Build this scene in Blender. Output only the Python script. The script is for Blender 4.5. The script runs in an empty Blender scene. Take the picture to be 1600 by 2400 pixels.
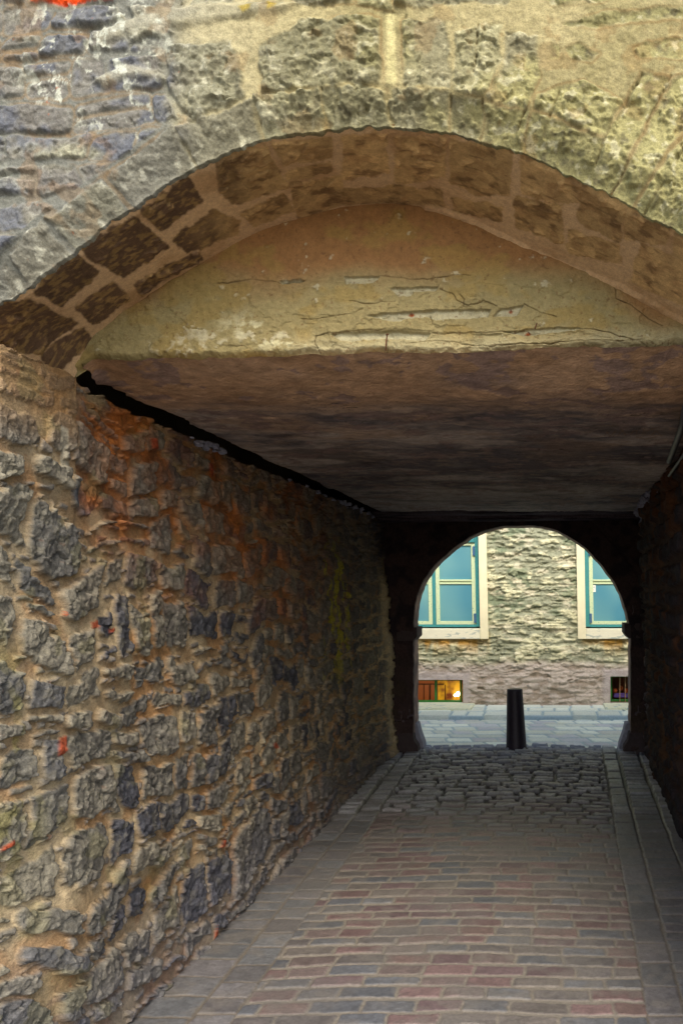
import bpy, math, random
import numpy as np
from mathutils import Vector

# ------------------------------------------------------------------ camera, sky, sun, exposure
sc = bpy.context.scene
C = sc.collection
F, VX, VY, EYE = 2000.0, 1298.0, 1386.0, 1.6      # focal length in photo pixels, vanishing point, eye height
cam_d = bpy.data.cameras.new("camera"); cam = bpy.data.objects.new("camera", cam_d); C.objects.link(cam)
cam.location = (0, 0, EYE); cam.rotation_euler = (math.radians(90), 0, 0)
cam_d.sensor_fit = 'VERTICAL'; cam_d.sensor_height = 36; cam_d.lens = F / 2400 * 36
cam_d.shift_x = -(VX - 800) / 2400; cam_d.shift_y = (VY - 1200) / 2400
cam_d.clip_start = 0.05; cam_d.clip_end = 500
sc.camera = cam

SUN_EL, SUN_AZ = 45.0, 14.0          # elevation; degrees towards the right of straight behind the camera
w = bpy.data.worlds.new("World"); sc.world = w; w.use_nodes = True
nt = w.node_tree; bg = nt.nodes["Background"]
sky = nt.nodes.new("ShaderNodeTexSky"); sky.sky_type = 'NISHITA'; sky.sun_disc = False
sky.sun_elevation = math.radians(SUN_EL)
sky.sun_rotation = math.radians(180 - SUN_AZ)
sky.air_density = 1.0; sky.dust_density = 2.5
nt.links.new(sky.outputs[0], bg.inputs[0]); bg.inputs[1].default_value = 0.15
sd = bpy.data.lights.new("sun", 'SUN'); sd.energy = 1.2; sd.angle = math.radians(26); sd.color = (1, .94, .82)
so = bpy.data.objects.new("sun", sd); C.objects.link(so)
_e, _a = math.radians(SUN_EL), math.radians(SUN_AZ)
sun_dir = Vector((math.sin(_a) * math.cos(_e), -math.cos(_a) * math.cos(_e), math.sin(_e)))
so.rotation_euler = sun_dir.to_track_quat('Z', 'Y').to_euler()
so.location = (4, -6, 9)
sc.view_settings.view_transform = 'Standard'; sc.view_settings.look = 'None'
sc.view_settings.gamma = 1; sc.view_settings.use_curve_mapping = False
sc.view_settings.exposure = 1.35

# ------------------------------------------------------------------ noise helpers
def _h(ix, iy, iz, seed):
    n = (ix.astype(np.int64) * 374761393 + iy.astype(np.int64) * 668265263 + iz.astype(np.int64) * 2147483647 + seed * 974634777) & 0xFFFFFFFF
    n = ((n ^ (n >> 13)) * 1274126177) & 0xFFFFFFFF
    n = ((n ^ (n >> 16)) * 2246822519) & 0xFFFFFFFF
    return ((n ^ (n >> 15)) & 0xFFFFFF).astype(np.float64) / 16777215.0
def vn(x, y, seed=0):
    ix = np.floor(x); iy = np.floor(y); fx = x - ix; fy = y - iy
    fx = fx * fx * fx * (fx * (fx * 6 - 15) + 10); fy = fy * fy * fy * (fy * (fy * 6 - 15) + 10)
    ix = ix.astype(np.int64); iy = iy.astype(np.int64); z = np.zeros_like(ix)
    a = _h(ix, iy, z, seed); b = _h(ix + 1, iy, z, seed); c = _h(ix, iy + 1, z, seed); d = _h(ix + 1, iy + 1, z, seed)
    return ((a * (1 - fx) + b * fx) * (1 - fy) + (c * (1 - fx) + d * fx) * fy) * 2 - 1
def fbm(x, y, oct=4, seed=0, gain=.5):
    s = 0; a = 1; t = 0; c, n = math.cos(.6), math.sin(.6)
    for k in range(oct):
        s = s + a * vn(x, y, seed + k * 17); t += a; a *= gain
        x, y = (x * c - y * n) * 2.03 + 5.2, (x * n + y * c) * 2.03 + 1.7
    return s / t
def ridge(x, y, oct=4, seed=0):
    s = 0; a = 1; t = 0; c, n = math.cos(.7), math.sin(.7)
    for k in range(oct):
        s = s + a * (1 - 2 * np.abs(vn(x, y, seed + k * 31))); t += a; a *= .55
        x, y = (x * c - y * n) * 2.1 + 3.1, (x * n + y * c) * 2.1 + 7.7
    return s / t
def facets(x, y, seed):
    """broken stone: every cell is a little plane of its own tilt and height; returns (height -1..1, distance to the cell edge)"""
    ix = np.floor(x).astype(np.int64); iy = np.floor(y).astype(np.int64); z = np.zeros_like(ix)
    F1 = np.full(x.shape, 9.); F2 = F1.copy(); H = np.zeros(x.shape)
    for a in (-1, 0, 1):
        for b in (-1, 0, 1):
            cx, cy = ix + a, iy + b
            dx = x - (cx + _h(cx, cy, z, seed)); dy = y - (cy + _h(cx, cy, z, seed + 1))
            d = np.hypot(dx, dy); n = d < F1
            F2 = np.where(n, F1, np.minimum(F2, d)); F1 = np.where(n, d, F1)
            if n.any():
                h = (_h(cx, cy, z, seed + 2) - .5) + 1.3 * dx * (_h(cx, cy, z, seed + 3) - .5) + 1.3 * dy * (_h(cx, cy, z, seed + 4) - .5)
                H = np.where(n, h, H)
    return H * 1.5, F2 - F1
def ss(a, b, x):
    t = np.clip((x - a) / (b - a), 0, 1); return t * t * (3 - 2 * t)
def lin(c):
    c = np.asarray(c, float) / 255.0
    return np.where(c <= .04045, c / 12.92, ((c + .055) / 1.055) ** 2.4)
def mixc(a, b, t):
    return a * (1 - t[..., None]) + b * t[..., None]
def const(c, shape):
    return np.ones(shape + (3,)) * lin(c)
def proj(X, Y, Z):                       # picture coordinates (1568 x 2352) of a point, used to lay out traced stones
    return (VX + F * X / Y) * .98, (VY - F * (Z - EYE) / Y) * .98
def unproj(px, py, Y):
    return (px / .98 - VX) / F * Y, (VY - py / .98) / F * Y + EYE
def psdf(px, py, poly):                  # signed distance to a polygon, positive inside
    poly = np.asarray(poly, float); n = len(poly)
    d = np.full(px.shape, 1e18); s = np.zeros(px.shape, bool)
    for i in range(n):
        ax, ay = poly[i]; bx, by = poly[i - 1]
        ex, ey = bx - ax, by - ay; wx, wy = px - ax, py - ay
        t = np.clip((wx * ex + wy * ey) / (ex * ex + ey * ey + 1e-9), 0, 1)
        d = np.minimum(d, (wx - ex * t) ** 2 + (wy - ey * t) ** 2)
        c = (ay > py) != (by > py)
        with np.errstate(divide='ignore', invalid='ignore'):
            c &= px < (bx - ax) * (py - ay) / (by - ay + 1e-12) + ax
        s ^= c
    d = np.sqrt(d); return np.where(s, d, -d)
def polys(px, py, plist, margin=40):
    D = np.full(px.shape, -1e3); I = np.full(px.shape, -1)
    for k, p in enumerate(plist):
        a = np.asarray(p, float)
        m = (px > a[:, 0].min() - margin) & (px < a[:, 0].max() + margin) & (py > a[:, 1].min() - margin) & (py < a[:, 1].max() + margin)
        if not m.any(): continue
        d = psdf(px[m], py[m], p); cur = D[m]; up = d > cur
        ii = I[m]; ii[up] = k; I[m] = ii; D[m] = np.maximum(cur, d)
    return D, I
def line_d(px, py, pts):                 # distance to an open polyline
    d = np.full(px.shape, 1e9)
    for (ax, ay), (bx, by) in zip(pts[:-1], pts[1:]):
        ex, ey = bx - ax, by - ay; wx, wy = px - ax, py - ay
        t = np.clip((wx * ex + wy * ey) / (ex * ex + ey * ey), 0, 1)
        d = np.minimum(d, np.hypot(wx - ex * t, wy - ey * t))
    return d
def courses(u, v, seed, h, wd, split=.3, rnd=.02, urange=(-6, 14), vrange=(-1, 6), gapu=0, jit=.3):
    """coursed rubble: returns distance to the stone edge (positive inside), a stone id and a 0..1 random per stone"""
    r = np.random.RandomState(seed)
    ve = [vrange[0]]
    while ve[-1] < vrange[1]: ve.append(ve[-1] + r.uniform(*h))
    ve = np.array(ve)
    row = np.clip(np.searchsorted(ve, v) - 1, 0, len(ve) - 2)
    D = np.full(u.shape, -1.0); I = np.zeros(u.shape, np.int64)
    for k in np.unique(row):
        m = row == k
        ue = [urange[0] + r.uniform(0, .2)]
        hh = ve[k + 1] - ve[k]
        while ue[-1] < urange[1]: ue.append(ue[-1] + r.uniform(*wd))
        ue = np.array(ue); n = len(ue)
        uu = u[m]; vv = v[m]
        c = np.clip(np.searchsorted(ue, uu) - 1, 0, n - 2)
        sp = r.rand(n) < split; sf = r.uniform(.35, .65, n)
        lo = np.full(uu.shape, ve[k]); hi = np.full(uu.shape, ve[k + 1]); mid = ve[k] + hh * sf[c]
        up = vv > mid; s = sp[c]
        lo = np.where(s & up, mid, lo); hi = np.where(s & ~up, mid, hi)
        sh = r.uniform(0, .35, (n, 2)) * hh * jit
        lo = lo + sh[c, 0]; hi = hi - sh[c, 1]
        hw = (ue[c + 1] - ue[c]) / 2 ; hv = (hi - lo) / 2
        qx = np.abs(uu - (ue[c] + hw)) - hw + gapu + rnd; qy = np.abs(vv - (lo + hv)) - hv + rnd
        d = rnd - (np.hypot(np.maximum(qx, 0), np.maximum(qy, 0)) + np.minimum(np.maximum(qx, qy), 0))
        D[m] = d; I[m] = k * 4000 + c * 2 + (s & up)
    return D, I, _h(I, I * 0 + 3, I * 0, seed)
def rid(I, seed, k=0):
    return _h(I, I * 0 + k, I * 0 + 7, seed)

# ------------------------------------------------------------------ objects
def tag(o, label=None, cat=None, group=None, kind=None):
    for k, v in (('label', label), ('category', cat), ('group', group), ('kind', kind)):
        if v: o[k] = v
    return o
def empty(name, loc, label, cat, group=None):
    o = bpy.data.objects.new(name, None); C.objects.link(o); o.location = loc
    return tag(o, label, cat, group)
def link(name, me, mat, parent=None):
    o = bpy.data.objects.new(name, me); C.objects.link(o)
    if mat: me.materials.append(mat)
    if parent:
        o.parent = parent
        pl = Vector((0, 0, 0)); q = parent
        while q: pl += q.location; q = q.parent
        o.location = -pl
    return o
def grid(name, P, col, mat, parent=None, keep=None, extra=None, smooth=True):
    n, m = P.shape[:2]
    me = bpy.data.meshes.new(name)
    idx = np.arange(n * m).reshape(n, m)
    q = np.stack([idx[:-1, :-1], idx[:-1, 1:], idx[1:, 1:], idx[1:, :-1]], -1).reshape(-1, 4)
    if keep is not None: q = q[keep.reshape(-1)]
    me.vertices.add(n * m); me.vertices.foreach_set('co', P.reshape(-1).astype(np.float32))
    me.loops.add(len(q) * 4); me.loops.foreach_set('vertex_index', q.reshape(-1).astype(np.int32))
    me.polygons.add(len(q)); me.polygons.foreach_set('loop_start', np.arange(len(q), dtype=np.int32) * 4)
    me.polygons.foreach_set('use_smooth', np.full(len(q), smooth))
    me.update(calc_edges=True)
    a = me.color_attributes.new('surface', 'FLOAT_COLOR', 'POINT')
    c4 = np.ones((n * m, 4), np.float32); c4[:, :3] = np.clip(col.reshape(-1, 3), 0, 1)
    a.data.foreach_set('color', c4.reshape(-1))
    return link(name, me, mat, parent)
def mesh(name, vs, fs, mat, parent=None, bevel=0, smooth=False, seg=2):
    import bmesh
    me = bpy.data.meshes.new(name); me.from_pydata([tuple(v) for v in vs], [], fs); me.update()
    bm = bmesh.new(); bm.from_mesh(me); bmesh.ops.recalc_face_normals(bm, faces=bm.faces)
    if bevel: bmesh.ops.bevel(bm, geom=bm.edges[:], offset=bevel, segments=seg, affect='EDGES', profile=.5)
    for f in bm.faces: f.smooth = smooth
    bm.to_mesh(me); bm.free()
    return link(name, me, mat, parent)
class MB:
    def __init__(s): s.v = []; s.f = []
    def box(s, x0, x1, y0, y1, z0, z1):
        b = len(s.v); s.v += [(x, y, z) for x in (x0, x1) for y in (y0, y1) for z in (z0, z1)]
        s.f += [[b + i for i in q] for q in ((0, 1, 3, 2), (4, 6, 7, 5), (0, 4, 5, 1), (2, 3, 7, 6), (0, 2, 6, 4), (1, 5, 7, 3))]; return s
    def prism(s, poly, y0, y1):        # poly of (x,z), extruded in y
        b = len(s.v); n = len(poly)
        s.v += [(x, y0, z) for x, z in poly] + [(x, y1, z) for x, z in poly]
        s.f += [list(range(b, b + n)), list(range(b + 2 * n - 1, b + n - 1, -1))]
        s.f += [[b + i, b + (i + 1) % n, b + n + (i + 1) % n, b + n + i] for i in range(n)]; return s
    def tube(s, pts, r, n=10, r2=None):
        pts = [Vector(p) for p in pts]; b0 = len(s.v); k = len(pts)
        for i, p in enumerate(pts):
            t = (pts[min(i + 1, k - 1)] - pts[max(i - 1, 0)]).normalized()
            a = t.orthogonal().normalized() if i == 0 else (a - t * a.dot(t)).normalized()
            c = t.cross(a); rr = r if r2 is None else r + (r2 - r) * i / (k - 1)
            for j in range(n):
                g = 2 * math.pi * j / n; s.v.append(tuple(p + (a * math.cos(g) + c * math.sin(g)) * rr))
        for i in range(k - 1):
            for j in range(n):
                s.f.append([b0 + i * n + j, b0 + i * n + (j + 1) % n, b0 + (i + 1) * n + (j + 1) % n, b0 + (i + 1) * n + j])
        s.f += [[b0 + j for j in range(n)][::-1], [b0 + (k - 1) * n + j for j in range(n)]]; return s
    def lump(s, c, r, seed, sq=(1, 1, 1)):
        rr = random.Random(seed); b = len(s.v); n, m = 8, 5
        s.v.append((c[0], c[1], c[2] + r * sq[2]))
        for i in range(1, m):
            for j in range(n):
                a = math.pi * i / m; g = 2 * math.pi * j / n; q = r * rr.uniform(.65, 1.25)
                s.v.append((c[0] + q * sq[0] * math.sin(a) * math.cos(g), c[1] + q * sq[1] * math.sin(a) * math.sin(g), c[2] + q * sq[2] * math.cos(a)))
        s.v.append((c[0], c[1], c[2] - r * sq[2])); e = len(s.v) - 1
        for j in range(n):
            s.f.append([b, b + 1 + j, b + 1 + (j + 1) % n]); s.f.append([e, e - n + (j + 1) % n, e - n + j])
        for i in range(m - 2):
            for j in range(n):
                p = b + 1 + i * n; s.f.append([p + j, p + n + j, p + n + (j + 1) % n, p + (j + 1) % n])
        return s
    def build(s, name, mat, parent=None, bevel=0, smooth=False): return mesh(name, s.v, s.f, mat, parent, bevel, smooth)

# ------------------------------------------------------------------ materials
def nodes(name):
    m = bpy.data.materials.new(name); m.use_nodes = True; t = m.node_tree
    return m, t, t.nodes["Principled BSDF"]
def surf_mat(name, scale=60, var=.35, bump=.35, dist=.004, rough=.9, spec=.25, stretch=(1, 1, 1), fine=260):
    """stone, mortar, plaster and paving: surface colour of the mesh, broken up by grain, with a fine bump"""
    m, t, b = nodes(name); N = t.nodes.new; L = t.links.new
    at = N("ShaderNodeAttribute"); at.attribute_name = 'surface'
    tc = N("ShaderNodeTexCoord"); mp = N("ShaderNodeMapping"); mp.inputs['Scale'].default_value = stretch
    L(tc.outputs['Object'], mp.inputs['Vector'])
    n1 = N("ShaderNodeTexNoise"); n1.inputs['Scale'].default_value = scale; n1.inputs['Detail'].default_value = 8; n1.inputs['Roughness'].default_value = .7
    n2 = N("ShaderNodeTexNoise"); n2.inputs['Scale'].default_value = fine; n2.inputs['Detail'].default_value = 4
    n3 = N("ShaderNodeTexVoronoi"); n3.inputs['Scale'].default_value = fine * .45
    for n in (n1, n2, n3): L(mp.outputs[0], n.inputs['Vector'])
    r = N("ShaderNodeMapRange"); r.inputs['From Min'].default_value = .3; r.inputs['From Max'].default_value = .7
    r.inputs['To Min'].default_value = 1 - var; r.inputs['To Max'].default_value = 1 + var; L(n1.outputs[0], r.inputs['Value'])
    r2 = N("ShaderNodeMapRange"); r2.inputs['From Min'].default_value = .3; r2.inputs['From Max'].default_value = .7
    r2.inputs['To Min'].default_value = 1 - var * .6; r2.inputs['To Max'].default_value = 1 + var * .6; L(n2.outputs[0], r2.inputs['Value'])
    mu = N("ShaderNodeMath"); mu.operation = 'MULTIPLY'; L(r.outputs[0], mu.inputs[0]); L(r2.outputs[0], mu.inputs[1])
    vm = N("ShaderNodeVectorMath"); vm.operation = 'SCALE'; L(at.outputs['Color'], vm.inputs[0]); L(mu.outputs[0], vm.inputs['Scale'])
    L(vm.outputs[0], b.inputs['Base Color'])
    ad = N("ShaderNodeMath"); ad.operation = 'MULTIPLY_ADD'; L(n2.outputs[0], ad.inputs[0]); ad.inputs[1].default_value = .6; L(n1.outputs[0], ad.inputs[2])
    ad2 = N("ShaderNodeMath"); ad2.operation = 'MULTIPLY_ADD'; L(n3.outputs['Distance'], ad2.inputs[0]); ad2.inputs[1].default_value = .35; L(ad.outputs[0], ad2.inputs[2])
    bp = N("ShaderNodeBump"); bp.inputs['Strength'].default_value = bump; bp.inputs['Distance'].default_value = dist
    L(ad2.outputs[0], bp.inputs['Height']); L(bp.outputs[0], b.inputs['Normal'])
    b.inputs['Roughness'].default_value = rough; b.inputs['Specular IOR Level'].default_value = spec
    return m
def flat_mat(name, c, rough=.6, metal=0, var=.15, scale=30, bump=.1, spec=.4, c2=None, thr=.6, stretch=(1, 1, 1)):
    m, t, b = nodes(name); N = t.nodes.new; L = t.links.new
    tc = N("ShaderNodeTexCoord"); mp = N("ShaderNodeMapping"); mp.inputs['Scale'].default_value = stretch; L(tc.outputs['Object'], mp.inputs[0])
    n = N("ShaderNodeTexNoise"); n.inputs['Scale'].default_value = scale; n.inputs['Detail'].default_value = 7; n.inputs['Roughness'].default_value = .65; L(mp.outputs[0], n.inputs['Vector'])
    cr = N("ShaderNodeValToRGB"); c = lin(c); d = lin(c2) if c2 is not None else None
    e = cr.color_ramp.elements
    e[0].position = .3; e[0].color = (*np.clip(c * (1 - var), 0, 1), 1); e[1].position = .7 if d is None else thr; e[1].color = (*np.clip(c * (1 + var), 0, 1), 1)
    if d is not None:
        x = e.new(min(thr + .06, 1)); x.color = (*d, 1)
    L(n.outputs[0], cr.inputs[0]); L(cr.outputs[0], b.inputs['Base Color'])
    bp = N("ShaderNodeBump"); bp.inputs['Strength'].default_value = bump; bp.inputs['Distance'].default_value = .003; L(n.outputs[0], bp.inputs['Height']); L(bp.outputs[0], b.inputs['Normal'])
    b.inputs['Roughness'].default_value = rough; b.inputs['Metallic'].default_value = metal; b.inputs['Specular IOR Level'].default_value = spec
    return m
M_face = surf_mat('weathered_limestone', 55, .32, .5, .005, .92, .2)
M_soff = surf_mat('soffit_stone', 60, .22, .5, .004, .95, .15)
M_plas = surf_mat('lime_plaster', 45, .2, .6, .004, .95, .15)
M_ceil = surf_mat('sooty_plaster_ceiling', 16, .25, .8, .008, .9, .2, stretch=(1, 1.6, 1), fine=110)
M_wall = surf_mat('rubble_limestone', 45, .34, .8, .006, .9, .2, stretch=(1, 1, 1.6), fine=200)
M_dark = surf_mat('shade_black_stone', 40, .35, .6, .006, .95, .1)
M_pave = surf_mat('paving_setts', 70, .25, .35, .003, .52, .5, fine=300)
M_far = surf_mat('street_wall_render', 30, .18, .5, .006, .93, .15, stretch=(1, 1, 2), fine=120)
M_street = surf_mat('street_setts', 40, .15, .3, .004, .8, .3, fine=150)

# ================================================================== GATE BUILDING
YE, YB, YD = 2.58, 3.0, 8.42      # arch edge, tympanum, doorway wall
front_px = [(-105, 800), (-80, 768), (-45, 738), (0, 710), (60, 682), (100, 650), (180, 590), (240, 540), (310, 492), (380, 440), (450, 397), (520, 365), (590, 338), (660, 322), (740, 310), (810, 306), (880, 303), (950, 304), (1000, 310), (1090, 330), (1180, 358), (1230, 378), (1290, 405), (1340, 432), (1400, 462), (1480, 505), (1568, 550)]
back_px = [(165, 865), (190, 815), (215, 775), (290, 712), (380, 653), (470, 600), (540, 558), (600, 527), (690, 500), (780, 475), (870, 467), (940, 470), (1000, 480), (1050, 497), (1100, 515), (1200, 562), (1300, 605), (1410, 652), (1490, 695), (1568, 740)]
def smooth_curve(pts, n):
    p = np.array(pts, float); s = np.r_[0, np.cumsum(np.hypot(*np.diff(p, axis=0).T))]
    u = np.linspace(0, s[-1], n); x = np.interp(u, s, p[:, 0]); y = np.interp(u, s, p[:, 1])
    k = max(3, n // 60) | 1; ker = np.hanning(k + 2)[1:-1]; ker /= ker.sum()
    xp = np.pad(x, k // 2, mode='reflect', reflect_type='odd'); yp = np.pad(y, k // 2, mode='reflect', reflect_type='odd')
    return np.convolve(xp, ker, 'valid'), np.convolve(yp, ker, 'valid'), u
fw = [unproj(a, b, YE) for a, b in front_px] + [(.50, 2.59), (.60, 2.515), (.66, 2.44)]
bw = [unproj(a, b, YB) for a, b in back_px] + [(.55, 2.485), (.63, 2.41), (.68, 2.35)]

gate = empty('archway_building', (-.5, 5.5, 0), 'old rubble stone building with a low vaulted passage running through it, framing the whole view', 'building')

# ---- front wall (ring of voussoirs, spandrels): radial grid round the opening
def front_wall():
    ax, az, au = smooth_curve(fw, 820)
    lz = np.linspace(-.2, az[0] - .06, 240); rz = np.linspace(az[-1] - .02, -.2, 160)
    cx = np.r_[np.full(240, ax[0] - .01), ax, np.full(160, ax[-1])]; cz = np.r_[lz, az, rz]
    n = len(cx)
    ctr = np.array([-.5, 1.35]); dx, dz = cx - ctr[0], cz - ctr[1]; L = np.hypot(dx, dz); dx /= L; dz /= L
    r = np.r_[[-.012, -.004], np.linspace(0, 1.0, 330), np.linspace(1.012, 3, 130), np.linspace(3.1, 6, 12)]
    R = r[None, :] * np.ones((n, 1))
    X = cx[:, None] + dx[:, None] * np.abs(R); Z = cz[:, None] + dz[:, None] * np.abs(R)
    wr = .003 + .008 * fbm(cx * 34, cz * 34, 4, 5) + .006 * fbm(cx * 9, cz * 9, 2, 6)
    X += (dx * wr)[:, None] * np.exp(-np.abs(R) / .02); Z += (dz * wr)[:, None] * np.exp(-np.abs(R) / .02)
    Zc = np.clip(Z, -.3, 3.62)
    Y = YE - .02 - .05 * ss(0, .12, R) + np.where(R < 0, .10, 0) * (R / -.012)
    px, py = proj(X, np.full(X.shape, YE - .05), Z)
    wx = 7 * fbm(px / 40, py / 40, 3, 11); wy = 7 * fbm(px / 40, py / 40, 3, 12)
    qx, qy = px + wx, py + wy
    ring = [[(-80, 640), (18, 602), (62, 668), (-20, 720)], [(24, 594), (105, 522), (170, 582), (72, 668)],
        [(116, 514), (243, 420), (303, 494), (180, 582)], [(255, 412), (405, 300), (450, 392), (318, 488)],
        [(412, 305), (580, 240), (600, 335), (460, 392)],
        [(592, 236), (735, 212), (745, 312), (608, 338)], [(742, 210), (884, 206), (890, 308), (752, 314)], [(898, 206), (1030, 215), (1026, 315), (898, 308)],
        [(1036, 222), (1110, 240), (1096, 335), (1034, 318)], [(1116, 246), (1216, 270), (1188, 368), (1104, 336)], [(1224, 272), (1390, 330), (1362, 446), (1200, 368)]]
    upper = [[(388, 118), (540, 108), (575, 232), (440, 292), (400, 215)], [(604, 112), (700, 62), (872, 52), (876, 198), (728, 206), (606, 228)],
        [(926, 58), (1030, 62), (1034, 208), (928, 204)], [(1046, 92), (1100, 78), (1152, 74), (1150, 150), (1112, 232), (1044, 214)], [(1158, 82), (1232, 100), (1238, 190), (1205, 262), (1122, 236), (1156, 160)],
        [(1234, 235), (1339, 200), (1424, 245), (1390, 322), (1230, 262)], [(1469, 185), (1534, 195), (1404, 435), (1364, 445), (1384, 330), (1434, 250)],
        [(1541, 198), (1600, 190), (1568, 300), (1445, 470), (1411, 440), (1480, 320)], [(1585, 300), (1680, 240), (1720, 470), (1590, 550), (1455, 478)]]
    beds = [[(824, -20), (904, -20), (899, 28), (829, 24)], [(909, -20), (1174, -20), (1169, 25), (1084, 24), (984, 28), (909, 17)], [(1219, -25), (1440, -20), (1384, 18), (1264, 24)],
        [(1289, 77), (1339, 56), (1394, 46), (1590, 33), (1590, 56), (1500, 62), (1374, 80)], [(1452, 130), (1480, 118), (1600, 106), (1600, 150), (1462, 150)],
        [(1299, 133), (1329, 122), (1374, 140), (1359, 158), (1314, 150)], [(1266, 126), (1282, 126), (1278, 150), (1262, 150)],
        [(480, -20), (560, -20), (545, 20), (440, 30)], [(555, 28), (600, 14), (655, 20), (640, 36), (565, 48)], [(665, -20), (810, -20), (815, 18), (690, 30)], [(300, 25), (470, 40), (430, 62), (320, 60)]]
    brick = [[(84, -30), (296, -30), (274, 17), (150, 25), (88, 20)]]
    D1, I1 = polys(qx, qy, ring + upper + beds + brick)
    PXM = 769.0
    D1 = D1 / PXM
    # coursed rubble beyond and to the left
    u = X + .035 * fbm(X * 7, Z * 7, 3, 21); v = Z + .02 * fbm(X * 5, Z * 5, 3, 22) + .03 * np.sin(X * 2)
    D2, I2, _ = courses(u, v, 4, (.07, .12), (.1, .3), .25, .02)
    out1 = D1 < -.02
    leftz = ss(470, 380, px + 30 * fbm(px / 60, py / 60, 3, 9))
    inframe = ((px > 380) & (px < 1640) & (py > -60) & (py < 600))
    rubble = out1 & (~inframe | (leftz > .5))
    D = np.where(rubble, D2 - .006, D1); I = np.where(rubble, I2 + 500, I1)
    voffs = rid(I, 8) * .016 + .002
    prof = ss(-.006, .007, D + .011 * fbm(X * 26, Z * 26, 4, 31))
    rough = .010 * fbm(X * 14, Z * 14, 3, 41) + .004 * ridge(X * 34, Z * 38, 4, 42) + .0035 * fbm(X * 110, Z * 110, 3, 43)
    pit = -.008 * ss(.15, .6, ridge(X * 20, Z * 17, 3, 44))
    strat = .003 * vn(X * 6 + 40, Z * 70 + 3 * fbm(X * 6, Z * 6, 2, 3), 45)
    ismort = 1 - prof
    amt = np.where((I1 >= 11) & ~rubble, .85, np.where((I1 >= 0) & (I1 < 5) & ~rubble, .4, np.where(rubble, .55, .95)))
    fc, fe = facets(X * 26 + .5 * fbm(X * 30, Z * 30, 2, 47), Z * 26 + .5 * fbm(X * 30, Z * 30, 2, 48), 49)
    hS = voffs + (rough + pit + strat + .009 * fc) * amt
    hM = .004 + .009 * fbm(X * 6, Z * 9, 3, 51) + .0025 * fbm(X * 60, Z * 60, 3, 52)
    hM = hM + ss(980, 1120, px) * ss(300, 180, py) * .008 * inframe + np.where(inframe & (px > 860) & (px < 935), -.006, 0)
    h = hM * (1 - prof) + np.maximum(hS, hM - .004) * prof
    h *= ss(-.01, .05, R) * .8 + .35
    jd = np.full(X.shape, 99.)
    for c in ([(243, 416), (275, 452), (306, 498)], [(1536, 190), (1480, 300), (1404, 444)], [(1469, 185), (1430, 262), (1384, 332), (1349, 420)], [(1036, 225), (1030, 312)], [(1112, 240), (1098, 330)], [(1206, 265), (1190, 300), (1166, 355)],
              [(1600, 290), (1540, 400), (1470, 500)], [(742, 208), (748, 310)], [(592, 236), (606, 330)], [(1100, 75), (1094, 150), (1080, 215)], [(1290, 210), (1270, 260), (1236, 330)]):
        jd = np.minimum(jd, line_d(px + .7 * wx, py + .7 * wy, c))
    joint = ss(3.6, .6, jd + 1.6 * fbm(px / 9, py / 9, 2, 61)) * inframe * ss(-.35, .25, fbm(px / 40 + 4, py / 40, 3, 62)); h = h - .010 * joint
    # smeared raised mortar on the left
    sm = ss(-8, 14, psdf(qx, qy, [(225, 95), (300, 55), (480, 18), (700, 22), (640, 48), (480, 70), (330, 90), (240, 118)]))
    sm = np.maximum(sm, ss(-8, 10, psdf(qx, qy, [(225, 205), (300, 160), (380, 175), (395, 195), (330, 190), (250, 215)])))
    h = h * (1 - sm) + sm * (.02 + .006 * fbm(X * 20, Z * 20, 3, 66))
    Y = Y - h
    # colours
    g1 = rid(I, 1)[..., None]; f1 = fbm(X * 12, Z * 12, 4, 71); f2 = fbm(X * 40, Z * 40, 4, 72); f3 = fbm(X * 4, Z * 4, 3, 73)
    stone = const((146, 144, 120), X.shape) * (1 - g1) + const((126, 123, 106), X.shape) * g1
    stone = mixc(stone, const((150, 147, 110), X.shape), ss(.0, .5, f3 + (px - 900) / 900))
    stone = mixc(stone, const((104, 100, 84), X.shape), ss(.15, .55, f2 * .7 + f1 * .3) * .8)
    stone = mixc(stone, const((194, 192, 170), X.shape), ss(.22, .5, -f2 + .2 * f1) * .65)
    stone = stone * (.78 + .4 * rid(I, 15))[..., None]
    blue = leftz * ss(-.35, .1, fbm(X * 5, Z * 8, 3, 74) + .35 * (1 - px / 500)) * (1 - (I1 < 4) * (I1 >= 0) * ~rubble * .75)
    stone = mixc(stone, mixc(const((84, 88, 100), X.shape), const((104, 101, 96), X.shape), ss(-.3, .2, f1)), blue * .8)
    mort = mixc(const((166, 158, 126), X.shape), const((150, 143, 110), X.shape), ss(-.1, .5, f3 + .5 * f1))
    mort = mixc(mort, const((104, 106, 100), X.shape), leftz * .9)
    mort = mixc(mort, const((128, 104, 70), X.shape), ss(.008, 0.0, np.abs(D + .006)) * ss(-.2, .3, f3) * .55)
    white = ss(.14, .24, fbm(X * 26, Z * 20, 5, 81, .65) + .12 * leftz - .12) * ss(560, 380, px + .4 * py)
    white = white * ss(-.25, .15, fbm(X * 3.5, Z * 3.5, 2, 83)) * (1 - (I1 < 3) * (I1 >= 0) * ~rubble * .8)
    col = mixc(mort, stone, prof)
    col = mixc(col, const((156, 152, 130), X.shape), sm * .7)
    col = mixc(col, const((186, 188, 170), X.shape), white * .85 * ss(-.5, .2, f2))
    col = mixc(col, const((196, 190, 150), X.shape), ss(0, 8, 14 - np.abs(px - 899 + 3 * f1)) * ss(35, 45, py) * ss(206, 190, py))
    red = ss(-3, 4, psdf(qx, qy, brick[0])); col = mixc(col, const((214, 74, 22), X.shape) * (1 + .3 * f1[..., None]), red)
    rust = ss(.25, .42, fbm(X * 13 + 9, Z * 13, 4, 88)); col = mixc(col, const((132, 100, 60), X.shape), rust * .3)
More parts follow.
